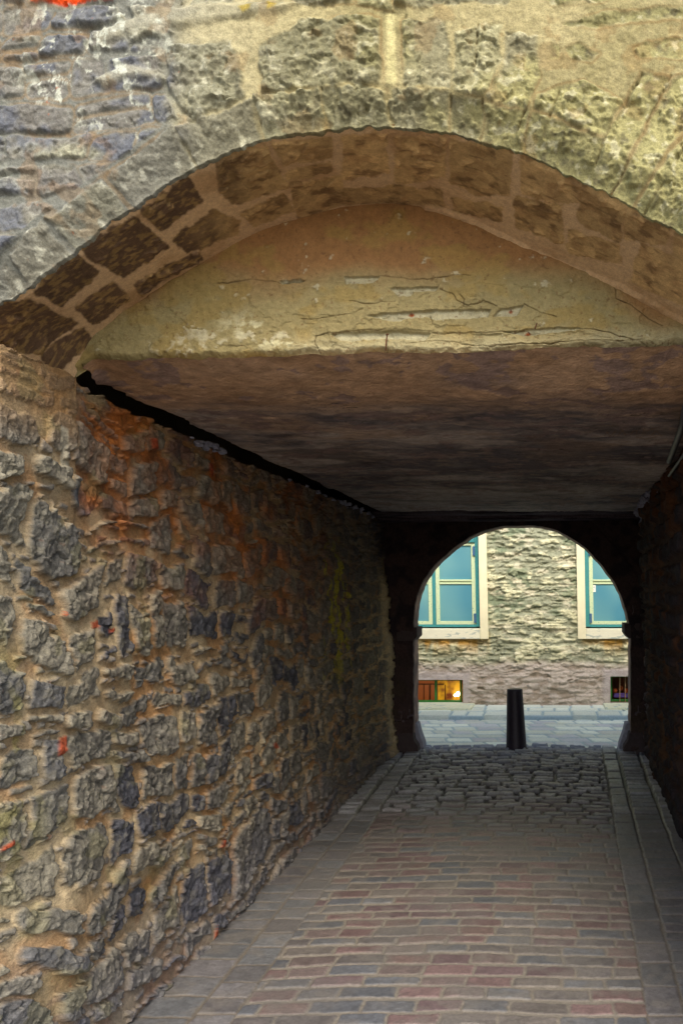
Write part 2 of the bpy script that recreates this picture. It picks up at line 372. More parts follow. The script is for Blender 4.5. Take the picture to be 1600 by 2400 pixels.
    ye = ss(-3, 6, psdf(qx, qy, beds[8])) * ss(-.2, .3, f2); col = mixc(col, const((160, 140, 50), X.shape), ye * .8)
    chips = ss(.72, .76, fbm(X * 33 + 4, Z * 33, 3, 89)); col = mixc(col, const((160, 90, 50), X.shape), chips * leftz * .6)
    col = mixc(col, const((92, 80, 60), X.shape), joint * .45) * .88
    wt = ss(250, 800, px)[..., None]; col = col * (1 - wt + wt * np.array([.84, .80, .64]))
    P = np.stack([X, Y, np.where(R > 1, Zc, Z)], -1)
    o = grid('front_wall', P, col, M_face, gate)
    return tag(o, 'weathered limestone front wall with rough voussoirs ringing the arch, blue grey and flaking at the left')
front_wall()

# ---- soffit of the front arch
def soffit():
    n, m = 800, 150
    fx, fz, _ = smooth_curve(fw, n); bx, bz, _ = smooth_curve(bw, n)
    t = np.linspace(-.05, 1.03, m)[None, :]
    X = fx[:, None] * (1 - t) + bx[:, None] * t; Z = fz[:, None] * (1 - t) + bz[:, None] * t; Y = YE * (1 - t) + YB * t + 0 * X
    px, py = proj(X, Y, Z)
    S = [[(-60, 712), (65, 690), (175, 742), (85, 812), (-60, 800)], [(82, 672), (170, 583), (225, 625), (140, 697)], [(178, 705), (260, 652), (295, 688), (215, 745)], [(95, 812), (190, 758), (210, 778), (150, 840), (110, 850)],
        [(195, 573), (305, 500), (380, 565), (355, 585), (280, 632), (212, 592)], [(312, 658), (350, 630), (450, 582), (462, 594), (322, 672)], [(325, 488), (430, 410), (462, 460), (370, 525)], [(400, 550), (490, 485), (550, 508), (540, 535), (430, 580)],
        [(500, 368), (610, 338), (660, 425), (540, 465), (510, 438)], [(552, 490), (650, 447), (674, 480), (585, 517)], [(632, 334), (755, 316), (760, 365), (655, 374)], [(660, 398), (755, 378), (757, 390), (668, 411)], [(672, 424), (784, 405), (784, 470), (686, 498)],
        [(790, 316), (884, 308), (890, 395), (788, 408)], [(790, 438), (900, 430), (1010, 438), (1018, 470), (870, 462), (790, 470)], [(910, 316), (1019, 321), (1019, 402), (914, 420)], [(1034, 326), (1174, 352), (1168, 443), (1109, 448), (1039, 415)],
        [(1038, 458), (1150, 478), (1146, 507), (1044, 482)], [(1198, 360), (1334, 410), (1324, 465), (1284, 465), (1199, 445)], [(1184, 453), (1284, 475), (1288, 557), (1184, 518)], [(1340, 415), (1434, 460), (1420, 555), (1364, 525), (1324, 500)],
        [(1304, 530), (1419, 565), (1419, 602), (1304, 575)], [(1440, 465), (1534, 508), (1524, 560), (1434, 550)], [(1474, 562), (1568, 602), (1580, 705), (1449, 645)], [(1548, 520), (1680, 600), (1680, 690), (1548, 585)]]
    w1 = fbm(px / 26, py / 26, 3, 1); w2 = fbm(px / 26, py / 26, 3, 2)
    qx, qy = px + 6 * w1, py + 6 * w2
    D, I = polys(qx, qy, S)
    prof = ss(-8, -2, D + 4 * fbm(px / 11, py / 11, 3, 3))
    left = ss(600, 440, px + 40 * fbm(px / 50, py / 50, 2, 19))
    s = X * 3; tt = Y * 3
    r1 = ridge(X * 18, Y * 22, 4, 5); f = fbm(X * 25, Y * 25, 4, 6); g = fbm(X * 5, Y * 5, 3, 7)
    fc, fe = facets(X * 22 + .4 * f, Y * 26 + X * 8, 23)
    h = prof * (.006 + .008 * rid(I, 3) + .003 * f + .004 * r1 + .006 * fc) + (1 - prof) * (.004 * g + .002 * f)
    h += .008 * g - .014
    fil = ss(14, 4, line_d(px + 5 * w2, py + 4 * w1, [(980, 478), (1050, 500), (1130, 535), (1230, 586), (1320, 625), (1410, 660), (1490, 700), (1600, 765)]))
    h = np.maximum(h, fil * .010)
    h = h * ss(-.03, .04, t) - .010 * (1 - ss(-.05, .02, t)) + .004 * f * ss(.06, 0, t)
    # normals: into the opening
    dx = np.gradient(fx); dz = np.gradient(fz); L = np.hypot(dx, dz); nx, nz = dz / L, -dx / L
    X = X + nx[:, None] * h; Z = Z + nz[:, None] * h
    mort = mixc(const((196, 162, 120), X.shape), const((176, 140, 98), X.shape), ss(-.2, .5, g + .3 * f))
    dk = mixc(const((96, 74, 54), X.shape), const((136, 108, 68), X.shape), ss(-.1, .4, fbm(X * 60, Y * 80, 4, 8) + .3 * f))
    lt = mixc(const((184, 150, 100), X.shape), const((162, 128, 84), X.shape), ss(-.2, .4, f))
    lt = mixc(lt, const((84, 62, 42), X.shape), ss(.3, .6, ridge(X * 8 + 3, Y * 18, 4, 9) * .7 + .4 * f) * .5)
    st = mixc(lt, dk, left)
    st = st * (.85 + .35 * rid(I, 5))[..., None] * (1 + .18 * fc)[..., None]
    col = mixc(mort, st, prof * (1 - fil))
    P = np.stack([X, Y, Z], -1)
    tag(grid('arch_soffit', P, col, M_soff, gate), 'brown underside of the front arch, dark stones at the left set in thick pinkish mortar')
soffit()

# ---- tympanum
def bottom_z(X):     # lower edge of the tympanum
    px = (VX + F * X / YB) * .98
    y = np.interp(px, [-200, 165, 215, 400, 700, 900, 1300, 1568, 2000], [868, 866, 832, 826, 817, 815, 803, 797, 790])
    return (VY - y / .98) / F * YB + EYE
def rag_z(X): return bottom_z(X) + .010 * fbm(X * 5, X * 0, 3, 3) + .008 * fbm(X * 24, X * 0 + 2, 4, 4, .6)
def tympanum():
    n, m = 760, 260
    ax = np.array([p[0] for p in bw]); az = np.array([p[1] for p in bw])
    xs = np.linspace(-1.70, .70, n); zt = np.interp(xs, ax, az) + .03; zb = np.minimum(rag_z(xs), zt - .004)
    t = np.linspace(0, 1, m)[None, :]
    X = xs[:, None] + 0 * t; Z = zb[:, None] * (1 - t) + zt[:, None] * t
    px, py = proj(X, np.full(X.shape, YB), Z)
    f = fbm(X * 18, Z * 22, 4, 3); g = fbm(X * 4, Z * 6, 3, 4); k = fbm(X * 70, Z * 70, 3, 6)
    lath = [[(791, 637), (874, 634), (859, 653), (796, 655)], [(894, 662), (1009, 658), (999, 670), (949, 671), (944, 682), (911, 681)], [(834, 725), (904, 718), (979, 713), (1126, 708), (1119, 728), (999, 736), (979, 728), (904, 739)],
        [(1129, 727), (1144, 710), (1203, 699), (1189, 726)], [(1144, 762), (1209, 757), (1274, 751), (1329, 751), (1341, 757), (1249, 766), (1204, 771)], [(760, 768), (784, 762), (884, 758), (988, 764), (974, 782), (884, 777), (784, 784)],
        [(640, 646), (690, 640), (700, 648), (650, 655)]]
    D, I = polys(px + 2.5 * k + 3 * f, py + 2 * k, lath)
    rec = ss(-.5, 2.5, D)
    cr = [[(690, 735), (760, 730), (810, 722), (834, 706)], [(1009, 662), (1035, 672), (1050, 690), (1074, 702), (1110, 692), (1140, 705)], [(1203, 699), (1240, 718), (1278, 727)], [(1340, 754), (1400, 762), (1440, 776), (1500, 795)], [(724, 768), (800, 760), (884, 755)],
        [(874, 634), (960, 640), (1080, 632)], [(1209, 757), (1180, 765), (1140, 762), (990, 766)], [(986, 728), (990, 745), (1010, 752)], [(884, 777), (888, 800), (880, 812)], [(1060, 702), (1066, 688), (1056, 676)], [(724, 768), (722, 790), (735, 812)],
        [(500, 648), (580, 642), (640, 650), (700, 645)], [(1410, 652), (1412, 682), (1448, 700), (1490, 735), (1520, 748)], [(800, 690), (860, 700), (905, 693)], [(930, 790), (1010, 782), (1100, 792), (1220, 790), (1330, 780), (1470, 782)]]
    cd = np.full(X.shape, 99.)
    for c in cr: cd = np.minimum(cd, line_d(px + 5 * f, py + 5 * fbm(X * 18 + 9, Z * 22, 4, 9), c))
    crack = ss(1.5, .3, cd) * (.55 + .45 * ss(-.3, .2, fbm(X * 12, Z * 12, 2, 77)))
    flake = ss(-.05, .12, f + .5 * k + ss(-10, 40, psdf(px, py, [(310, 760), (480, 745), (520, 722), (640, 735), (740, 790), (730, 820), (330, 828)])) - .62)
    low = ss(60, 0, (Z - bottom_z(X)) * 653 + 12 * f)
    rag = low * ss(600, 760, px)
    stepl = ss(-2, 2, psdf(px + 4 * f, py + 4 * k, [(735, 770), (900, 756), (1140, 768), (1330, 762), (1500, 800), (1500, 900), (735, 900)]))
    h = .008 * g + .005 * f + .002 * k + .004 * ss(-.02, .02, fbm(X * 8, Z * 16, 4, 95)) * ss(580, 680, py) - .015 * rec - .007 * crack - .003 * np.floor(2.2 * fbm(X * 5, Z * 9, 4, 93)) * .5 * ss(560, 640, py) + flake * (.002 + .002 * k) + rag * .010 * ridge(X * 18, Z * 30, 4, 10) - .006 * stepl
    h += .006 * ss(2.5, 0, np.abs(D + 1.5)) * 0
    # round under the bottom edge
    Y = YB - h + .03 * ss(.03, 0, Z - zb[:, None])
    ge = ss(.2, .62, (py - 560) / 250 + .15 * g + .06 * f)
    base = mixc(const((146, 110, 74), X.shape), const((146, 135, 98), X.shape), ss(-.05, .6, (py - 585) / 200 + .25 * g - .4 * ss(480, 250, px) - .5 * ss(1380, 1520, px)))  # browner top carries the arch's soft shadow in the plaster colour
    base = base * (1 + .16 * fbm(X * 7, Z * 7, 5, 94, .7))[..., None]
    base = mixc(base, const((152, 130, 76), X.shape), ss(.1, .4, fbm(X * 9, Z * 14, 3, 12)) * .5)
    base = mixc(base, const((204, 200, 176), X.shape), flake * .55 * ss(-.2, .3, fbm(X * 30, Z * 30, 3, 14)))
    base = mixc(base, const((200, 196, 164), X.shape), ss(.05, .3, fbm(X * 26, Z * 26, 4, 15)) * ss(-30, 40, psdf(px, py, [(510, 740), (560, 725), (640, 740), (735, 795), (730, 818), (600, 800)])))
    base = mixc(base, const((172, 168, 144), X.shape), rec * (.85 + .15 * k))
    base = mixc(base, const((186, 180, 150), X.shape), rag * .6)
    base = mixc(base, const((84, 66, 44), X.shape), crack * .8)
    for nx_, ny_ in ((944, 722), (1172, 714), (1212, 765)):
        base = mixc(base, const((140, 62, 20), X.shape), ss(9, 3, np.hypot(px - nx_, (py - ny_) * 1.7) + 3 * k) * .9)
    base = base * np.array([.86, .82, .72])
    sp = ss(.60, .68, fbm(X * 95, Z * 95, 2, 19)); base = mixc(base, const((104, 78, 50), X.shape), sp * .6)
    P = np.stack([X, Y, Z], -1)
    t_ = grid('tympanum', P, base, M_plas, gate)
    tag(t_, 'ochre plaster panel filling the arch head, cracked, with pale laths showing')
    rust = flat_mat('rusted_iron', (92, 52, 30), .9, .2, .4, 120, .5)
    for i, (a, b, c, d) in enumerate(((944, 719, 946, 725), (1172, 710, 1173, 718), (1212, 762, 1216, 768), (1232, 741, 1228, 757), (888, 768, 886, 806), (886, 768, 893, 769))):
        x0, z0 = unproj(a, b, YB - .01); x1, z1 = unproj(c, d, YB - .012)
        MB().tube([(x0, YB - .004, z0), ((x0 + x1) / 2, YB - .016, (z0 + z1) / 2), (x1, YB - .018, z1)], .0022, 7).build('nail', rust, t_, smooth=True)
    return t_
tymp = tympanum()

# ---- ceiling slab
CZ = EYE + .75
def ceiling():
    n, m = 420, 330
    ys = 1 / np.linspace(1 / 2.995, 1 / 8.12, m)
    tx = np.linspace(0, 1, n)
    Y = ys[None, :] + 0 * tx[:, None]
    le = -1.665 + .018 * fbm(ys * 5, ys * 0, 4, 3) + .012 * fbm(ys * 22, ys * 0 + 3, 3, 4)
    re = .76 + .02 * fbm(ys * 6, ys * 0, 3, 5) + .14 * ss(7.2, 8.2, ys)
    X = le[None, :] + (re - le)[None, :] * tx[:, None]
    zf = rag_z(X) + .003
    flat = CZ + .010 * fbm(X * 2.2, Y * 1.6, 3, 6) + .007 * fbm(X * 5, Y * 7, 4, 7) + .003 * fbm(X * 24, Y * 30, 3, 8)
    k = ss(2.99, 3.42, Y) ** .6
    Z = zf * (1 - k) + flat * k
    edge = ss(.05, 0, X - le[None, :]); Z = Z + edge * .02 * ss(3.1, 3.3, Y)
    f = fbm(X * 3.2, Y * 6, 5, 11, .65); g = fbm(X * 1.1, Y * 1.7, 3, 12); q = fbm(X * 14, Y * 22, 4, 13)
    col = mixc(const((168, 154, 142), X.shape), const((98, 90, 90), X.shape), ss(-.25, .35, f * .6 + g * .7))
    col = mixc(col, const((76, 64, 62), X.shape), ss(.22, .55, fbm(X * 1.7 + 7, Y * 3, 3, 15) + .2 * f) * .7)
    col = mixc(col, const((176, 150, 126), X.shape), ss(.12, .5, q) * .35)
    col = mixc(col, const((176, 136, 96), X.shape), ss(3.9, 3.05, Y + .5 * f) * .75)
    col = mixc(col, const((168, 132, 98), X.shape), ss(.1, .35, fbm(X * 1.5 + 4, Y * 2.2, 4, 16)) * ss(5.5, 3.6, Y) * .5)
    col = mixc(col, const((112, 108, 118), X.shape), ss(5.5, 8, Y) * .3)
    pl = fbm(X * 3.4 + 11, Y * 4.4, 5, 17, .6); peel = ss(.16, .19, pl)
    col = mixc(col, const((134, 112, 104), X.shape), peel * .75 * ss(.0, .1, fbm(X * 9, Y * 12, 3, 18) + .15)); Z = Z + .004 * peel * k
    col = col * (1 + .3 * fbm(X * 26, Y * 34, 3, 19))[..., None]
    crk = ss(.010, .0, np.abs(fbm(X * 2.6, Y * 9, 3, 21)) - .0005) * ss(.3, .5, fbm(X * 3, Y * 3, 2, 22))
    col = mixc(col, const((24, 18, 18), X.shape), crk * .9)
    # scratched graffiti strokes, upper right
    px, py = proj(X, Y, Z)
    sd_ = np.full(X.shape, 99.)
    for s_ in ([(1388, 1001), (1393, 992), (1399, 1003), (1412, 990), (1408, 1002)], [(1418, 1001), (1428, 988), (1436, 1000)], [(1448, 998), (1452, 990), (1462, 989), (1460, 999)], [(1474, 999), (1478, 986), (1481, 1000)], [(1484, 990), (1500, 984), (1514, 980)], [(1496, 998), (1506, 990), (1518, 1002)], [(1460, 1004), (1480, 1008), (1505, 1004)]):
        sd_ = np.minimum(sd_, line_d(px, py, s_))
    col = mixc(col, const((128, 100, 74), X.shape), ss(1.8, .5, sd_) * .6)
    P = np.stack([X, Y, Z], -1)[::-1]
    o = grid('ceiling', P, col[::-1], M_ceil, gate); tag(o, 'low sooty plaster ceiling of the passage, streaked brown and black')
    # raw slab edge above the left wall
    n2 = 40; tt = np.linspace(0, 1, n2)[:, None]
    X2 = le[None, :] - .02 * tt + .01 * fbm(Y[:n2] * 20, tt * 6 + 0 * Y[:n2], 3, 31); Z2 = (Z[0][None, :]) + .09 * tt; Y2 = ys[None, :] + 0 * tt
    grid('slab_edge', np.stack([X2, Y2, Z2], -1), const((60, 50, 46), X2.shape) * (1 + .4 * fbm(Y2 * 20, Z2 * 40, 3, 5)[..., None]), M_dark, o)
    return o
ceil = ceiling()

# ---- left passage wall
def left_wall():
    inv = np.linspace(1 / 2.53, 1 / 8.5, 620); ys = 1 / inv
    m = 560
    t = np.linspace(0, 1, m)
    top = EYE + .706 + .018 * ss(4.4, 3.1, ys) + .018 * fbm(ys * 9, ys * 0, 4, 2) + .008 * fbm(ys * 40, ys * 0, 3, 3)
    ex = np.linspace(0, 1, 34)[1:]
    near = ss(3.0, 2.975, ys)[:, None]
    Z = np.concatenate([-.03 + (top + .03)[:, None] * t[None, :], top[:, None] + np.minimum(ex * 2, 1)[None, :] * (((2.345 - top)[:, None] + .012 * fbm(ys * 30, ys * 0 + 5, 3, 7)[:, None]) * near - .01 * (1 - near))], 1)
    Y = ys[:, None] + 0 * Z
    setback = np.concatenate([0 * ys[:, None] * t[None, :], -.6 * ex[None, :] * (1 - near) - .34 * ss(.5, 1, ex)[None, :] * near], 1)
    u = Y + .07 * fbm(Y * 3.5, Z * 4.5, 2, 1) + .010 * fbm(Y * 20, Z * 20, 2, 11); v = Z + .12 * fbm(Y * 2.4, Z * 2.4, 2, 2) + .018 * fbm(Y * 14, Z * 16, 2, 12)
    D, I, R = courses(u, v, 12, (.10, .20), (.12, .32), .2, .03, gapu=.008, jit=.5)
    D = D - .004 - .008 * ss(.6, 1, rid(I, 5)) + .009 * fbm(Y * 26, Z * 26, 3, 14)
    # small stones packed in the joints
    D3, I3, _ = courses(Y + .03 * fbm(Y * 12, Z * 12, 3, 31), Z + .02 * fbm(Y * 12, Z * 12, 3, 32), 33, (.035, .06), (.04, .1), .1, .012)
    small = (D < -.004) & (D3 > .010) & (rid(I3, 6) > .52)
    prof = ss(-.002, .008, D + .005 * fbm(Y * 60, Z * 60, 2, 15))
    pr3 = ss(.006, .016, D3) * (rid(I3, 6) > .52) * (D < -.002)
    lowz = ss(2.3, 1.0, Z)
    # facets: each stone gets its own tilt and broken face
    tl = (rid(I, 7) - .5); tv = (rid(I, 8) - .5)
    fac = .022 * tl * np.sin(Y * 20 + rid(I, 9) * 6) + .014 * tv * np.sin(Z * 30 + rid(I, 2) * 6)
    rg = ridge(Y * 15, Z * 19, 4, 40); f = fbm(Y * 30, Z * 30, 4, 41); g = fbm(Y * 3, Z * 3, 3, 42); cq = fbm(Y * 17, Z * 13, 3, 43) * 5; cl = (np.floor(cq) + ss(.35, .65, cq - np.floor(cq))) / 5
    clv = ss(-.9, .9, np.sin(Z * 60 + 6 * fbm(Y * 9, Z * 9, 3, 46) + rid(I, 4) * 20)) * .007
    wq = .35 * fbm(Y * 24, Z * 24, 2, 47)
    f1c, f1e = facets(Y * 15 + wq, Z * 17 + wq, 48); f2c, f2e = facets(Y * 36 + wq * 2, Z * 40 - wq * 2, 53)
    hs = .012 + .016 * rid(I, 10) + .3 * fac + .010 * f1c + .005 * f2c + .003 * f - .004 * ss(.12, 0, f1e)
    hm = -.004 + .012 * fbm(Y * 7, Z * 7, 3, 44) + .003 * fbm(Y * 40, Z * 40, 3, 45)
    h = hm * (1 - prof) + np.maximum(hs, hm) * prof
    h = np.maximum(h, pr3 * (.008 + .014 * rid(I3, 11) + .004 * f))
    h += .022 * g
    # smeared render on the near pier
    pier = ss(3.02, 2.96, Y + .02 * fbm(Z * 9, Z * 0, 3, 50)) * ss(2.04, 2.26, Z + .10 * g)
    h = h * (1 - .75 * pier) + pier * .012
    h = h + .022 * ss(3.0, 2.97, Y) * ss(1.75, 2.0, Z)
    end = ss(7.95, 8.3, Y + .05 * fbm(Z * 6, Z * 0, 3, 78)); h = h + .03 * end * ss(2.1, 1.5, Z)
    h *= ss(8.5, 8.38, Y) * .7 + .3
    X = -1.70 + h + .115 * np.clip(1 - Z / 2.2, 0, 1) * ss(2.5, 2.9, Y)
    # cobbled foot
    px, py = proj(X, Y, Z)
    # colours
    k = fbm(Y * 6, Z * 7, 4, 60); warm = ss(-.3, .5, k)
    rr = rid(I, 12)
    sA = const((90, 87, 81), X.shape); sB = const((112, 106, 92), X.shape); sC = const((68, 68, 72), X.shape)
    stone = mixc(sA, sB, ss(.35, .7, rr)); stone = mixc(stone, sC, ss(.32, .12, rr))
    stone = mixc(stone, const((124, 117, 98), X.shape), ss(.0, .5, f) * .4)
    stone = mixc(stone, const((52, 48, 48), X.shape), ss(.05, .5, -fbm(Y * 40, Z * 26, 4, 61)) * .55)
    mort = mixc(const((162, 143, 110), X.shape), const((142, 116, 82), X.shape), warm)
    mort = mixc(mort, const((150, 104, 56), X.shape), ss(.05, .4, fbm(Y * 5 + 3, Z * 5, 3, 62)) * .6)
    stone = stone * (1 + .22 * f2c + .12 * f1c)[..., None]
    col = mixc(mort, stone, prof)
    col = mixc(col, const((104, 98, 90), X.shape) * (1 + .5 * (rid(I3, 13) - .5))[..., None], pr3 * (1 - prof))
    lt = ss(3.2, 2.6, Y)                      # paler towards the mouth
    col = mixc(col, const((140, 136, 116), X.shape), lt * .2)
    up = ss(1.45, 2.15, Z + .18 * k + .22 * (Y - 3.2) * ss(3, 5, Y) * .6) * ss(2.95, 3.1, Y) * ss(7.2, 5.0, Y + .4 * k)  # orange brown tone of the shaded upper wall, put into the colour
    shade_tint = mixc(const((166, 98, 44), X.shape), const((116, 72, 40), X.shape), ss(-.2, .4, fbm(Y * 16, Z * 10, 4, 63)))
    col = mixc(col, shade_tint, up * (.25 + .75 * ss(-.2, .25, fbm(Y * 4 + 2, Z * 4, 4, 69))) * (1 - .65 * prof * ss(.2, .6, rr)))
    col = mixc(col, const((146, 112, 70), X.shape), pier * .65)
    deep_shade = ss(5.0, 7.0, Y + .3 * k) * ss(1.0, 1.9, Z + .1 * k)
    col = mixc(col, const((62, 56, 60), X.shape), deep_shade * .6)  # darkens the wall inwards and upwards to stand in for shade
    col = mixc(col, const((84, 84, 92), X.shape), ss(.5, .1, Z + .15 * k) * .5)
    # moss and lichen streaks
    ms = ss(.0, .35, fbm(Y * 14, Z * 5, 4, 64) + .25 - np.abs(Y - 6.45 - .1 * k) / .7) * ss(.75, 1.2, Z) * ss(2.1, 1.7, Z)
    col = mixc(col, const((158, 148, 40), X.shape), ms * .9)
    ms2 = ss(.05, .3, fbm(Y * 12, Z * 9, 4, 65) + ss(2.72, 2.6, Y) * .5 - .2) * ss(1.5, 1.3, Z) * ss(.5, .9, Z)
    col = mixc(col, const((128, 120, 60), X.shape), ms2 * .5 * ss(2.8, 2.66, Y))
    ms3 = ss(.3, .45, fbm(Y * 7 + 5, Z * 7, 4, 66)); col = mixc(col, const((116, 110, 68), X.shape), ms3 * .3 * ss(4.5, 3.5, Y))
    br = [[(133, 1692), (152, 1688), (150, 1728), (133, 1738)], [(142, 1404), (152, 1400), (158, 1412), (147, 1418)], [(206, 1430), (222, 1424), (224, 1440), (210, 1444)], [(0, 1944), (34, 1930), (32, 1944), (0, 1958)], [(628, 1706), (636, 1706), (636, 1720), (629, 1720)],
          [(345, 1003), (362, 1006), (362, 1034), (346, 1032)], [(478, 1062), (488, 1064), (488, 1098), (480, 1092)], [(510, 1930), (518, 1925), (516, 1945), (508, 1950)], [(492, 2135), (500, 2125), (498, 2150), (490, 2160)], [(248, 1446), (262, 1440), (262, 1450), (250, 1454)]]
    Db, Ib = polys(px + 3 * f, py + 3 * fbm(Y * 30 + 4, Z * 30, 2, 67), br)
    bk = ss(-1.5, 2.5, Db); col = mixc(col, const((146, 66, 38), X.shape) * (1 + .35 * f[..., None]), bk * .95); X = X + bk * .008
    chips = ss(.70, .73, fbm(Y * 26 + 7, Z * 30, 3, 68)) * (1 - prof * .5); col = mixc(col, const((130, 84, 56), X.shape), chips * .4)
    # pale mortar patch by the pier corner
    pp = ss(-2, 4, psdf(px, py, [(140, 975), (158, 985), (160, 1075), (138, 1072)])); col = mixc(col, const((166, 158, 136), X.shape), pp * .8)
    col = mixc(col, const((184, 164, 122), X.shape), end * ss(2.0, 1.6, Z + .1 * k) * .75)  # end strip paled in colour as if lit from the doorway
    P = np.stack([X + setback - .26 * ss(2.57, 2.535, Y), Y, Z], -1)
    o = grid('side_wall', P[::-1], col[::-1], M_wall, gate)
    tag(o, 'left passage wall of rough grey rubble in tan mortar, its shade near the ceiling coloured orange brown')
    return o
lwall = left_wall()

# ---- right passage wall
def right_wall():
    ys = 1 / np.linspace(1 / 2.55, 1 / 8.5, 300); n = 260; t = np.linspace(0, 1, n)
    Y = ys[:, None] + 0 * t; Z = -.03 + (CZ + .13) * t[None, :] + 0 * Y
    D, I, R = courses(Y + .04 * fbm(Y * 5, Z * 6, 3, 71), Z + .03 * fbm(Y * 5, Z * 6, 3, 72), 19, (.09, .17), (.12, .34), .35, .03)
    prof = ss(-.002, .016, D - .01 + .01 * fbm(Y * 20, Z * 20, 3, 73))
    h = prof * (.012 + .03 * rid(I, 1) + .01 * ridge(Y * 14, Z * 18, 3, 74)) + .012 * fbm(Y * 6, Z * 6, 3, 75)
    xt = np.interp(ys, [2.5, 4.2, 7.4, 8.1, 8.5], [.69, .685, .76, .90, .91]); xb = np.interp(ys, [2.5, 4.2, 8.4], [.73, .80, .91])
    X = (xb[:, None] * (1 - ss(0.2, 1.9, Z)) + xt[:, None] * ss(0.2, 1.9, Z)) - h
    k = fbm(Y * 4, Z * 4, 3, 76)
    col = mixc(const((60, 44, 36), X.shape), const((44, 40, 42), X.shape), prof)  # near black colours stand in for the shade on this wall
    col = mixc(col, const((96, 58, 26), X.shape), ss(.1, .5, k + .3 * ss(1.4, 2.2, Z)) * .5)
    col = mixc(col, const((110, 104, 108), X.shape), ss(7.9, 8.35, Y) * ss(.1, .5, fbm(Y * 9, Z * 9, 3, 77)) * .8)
    tag(grid('side_wall', np.stack([X, Y, Z], -1), col, M_dark, gate), 'right passage wall, coloured near black for the shade')
right_wall()

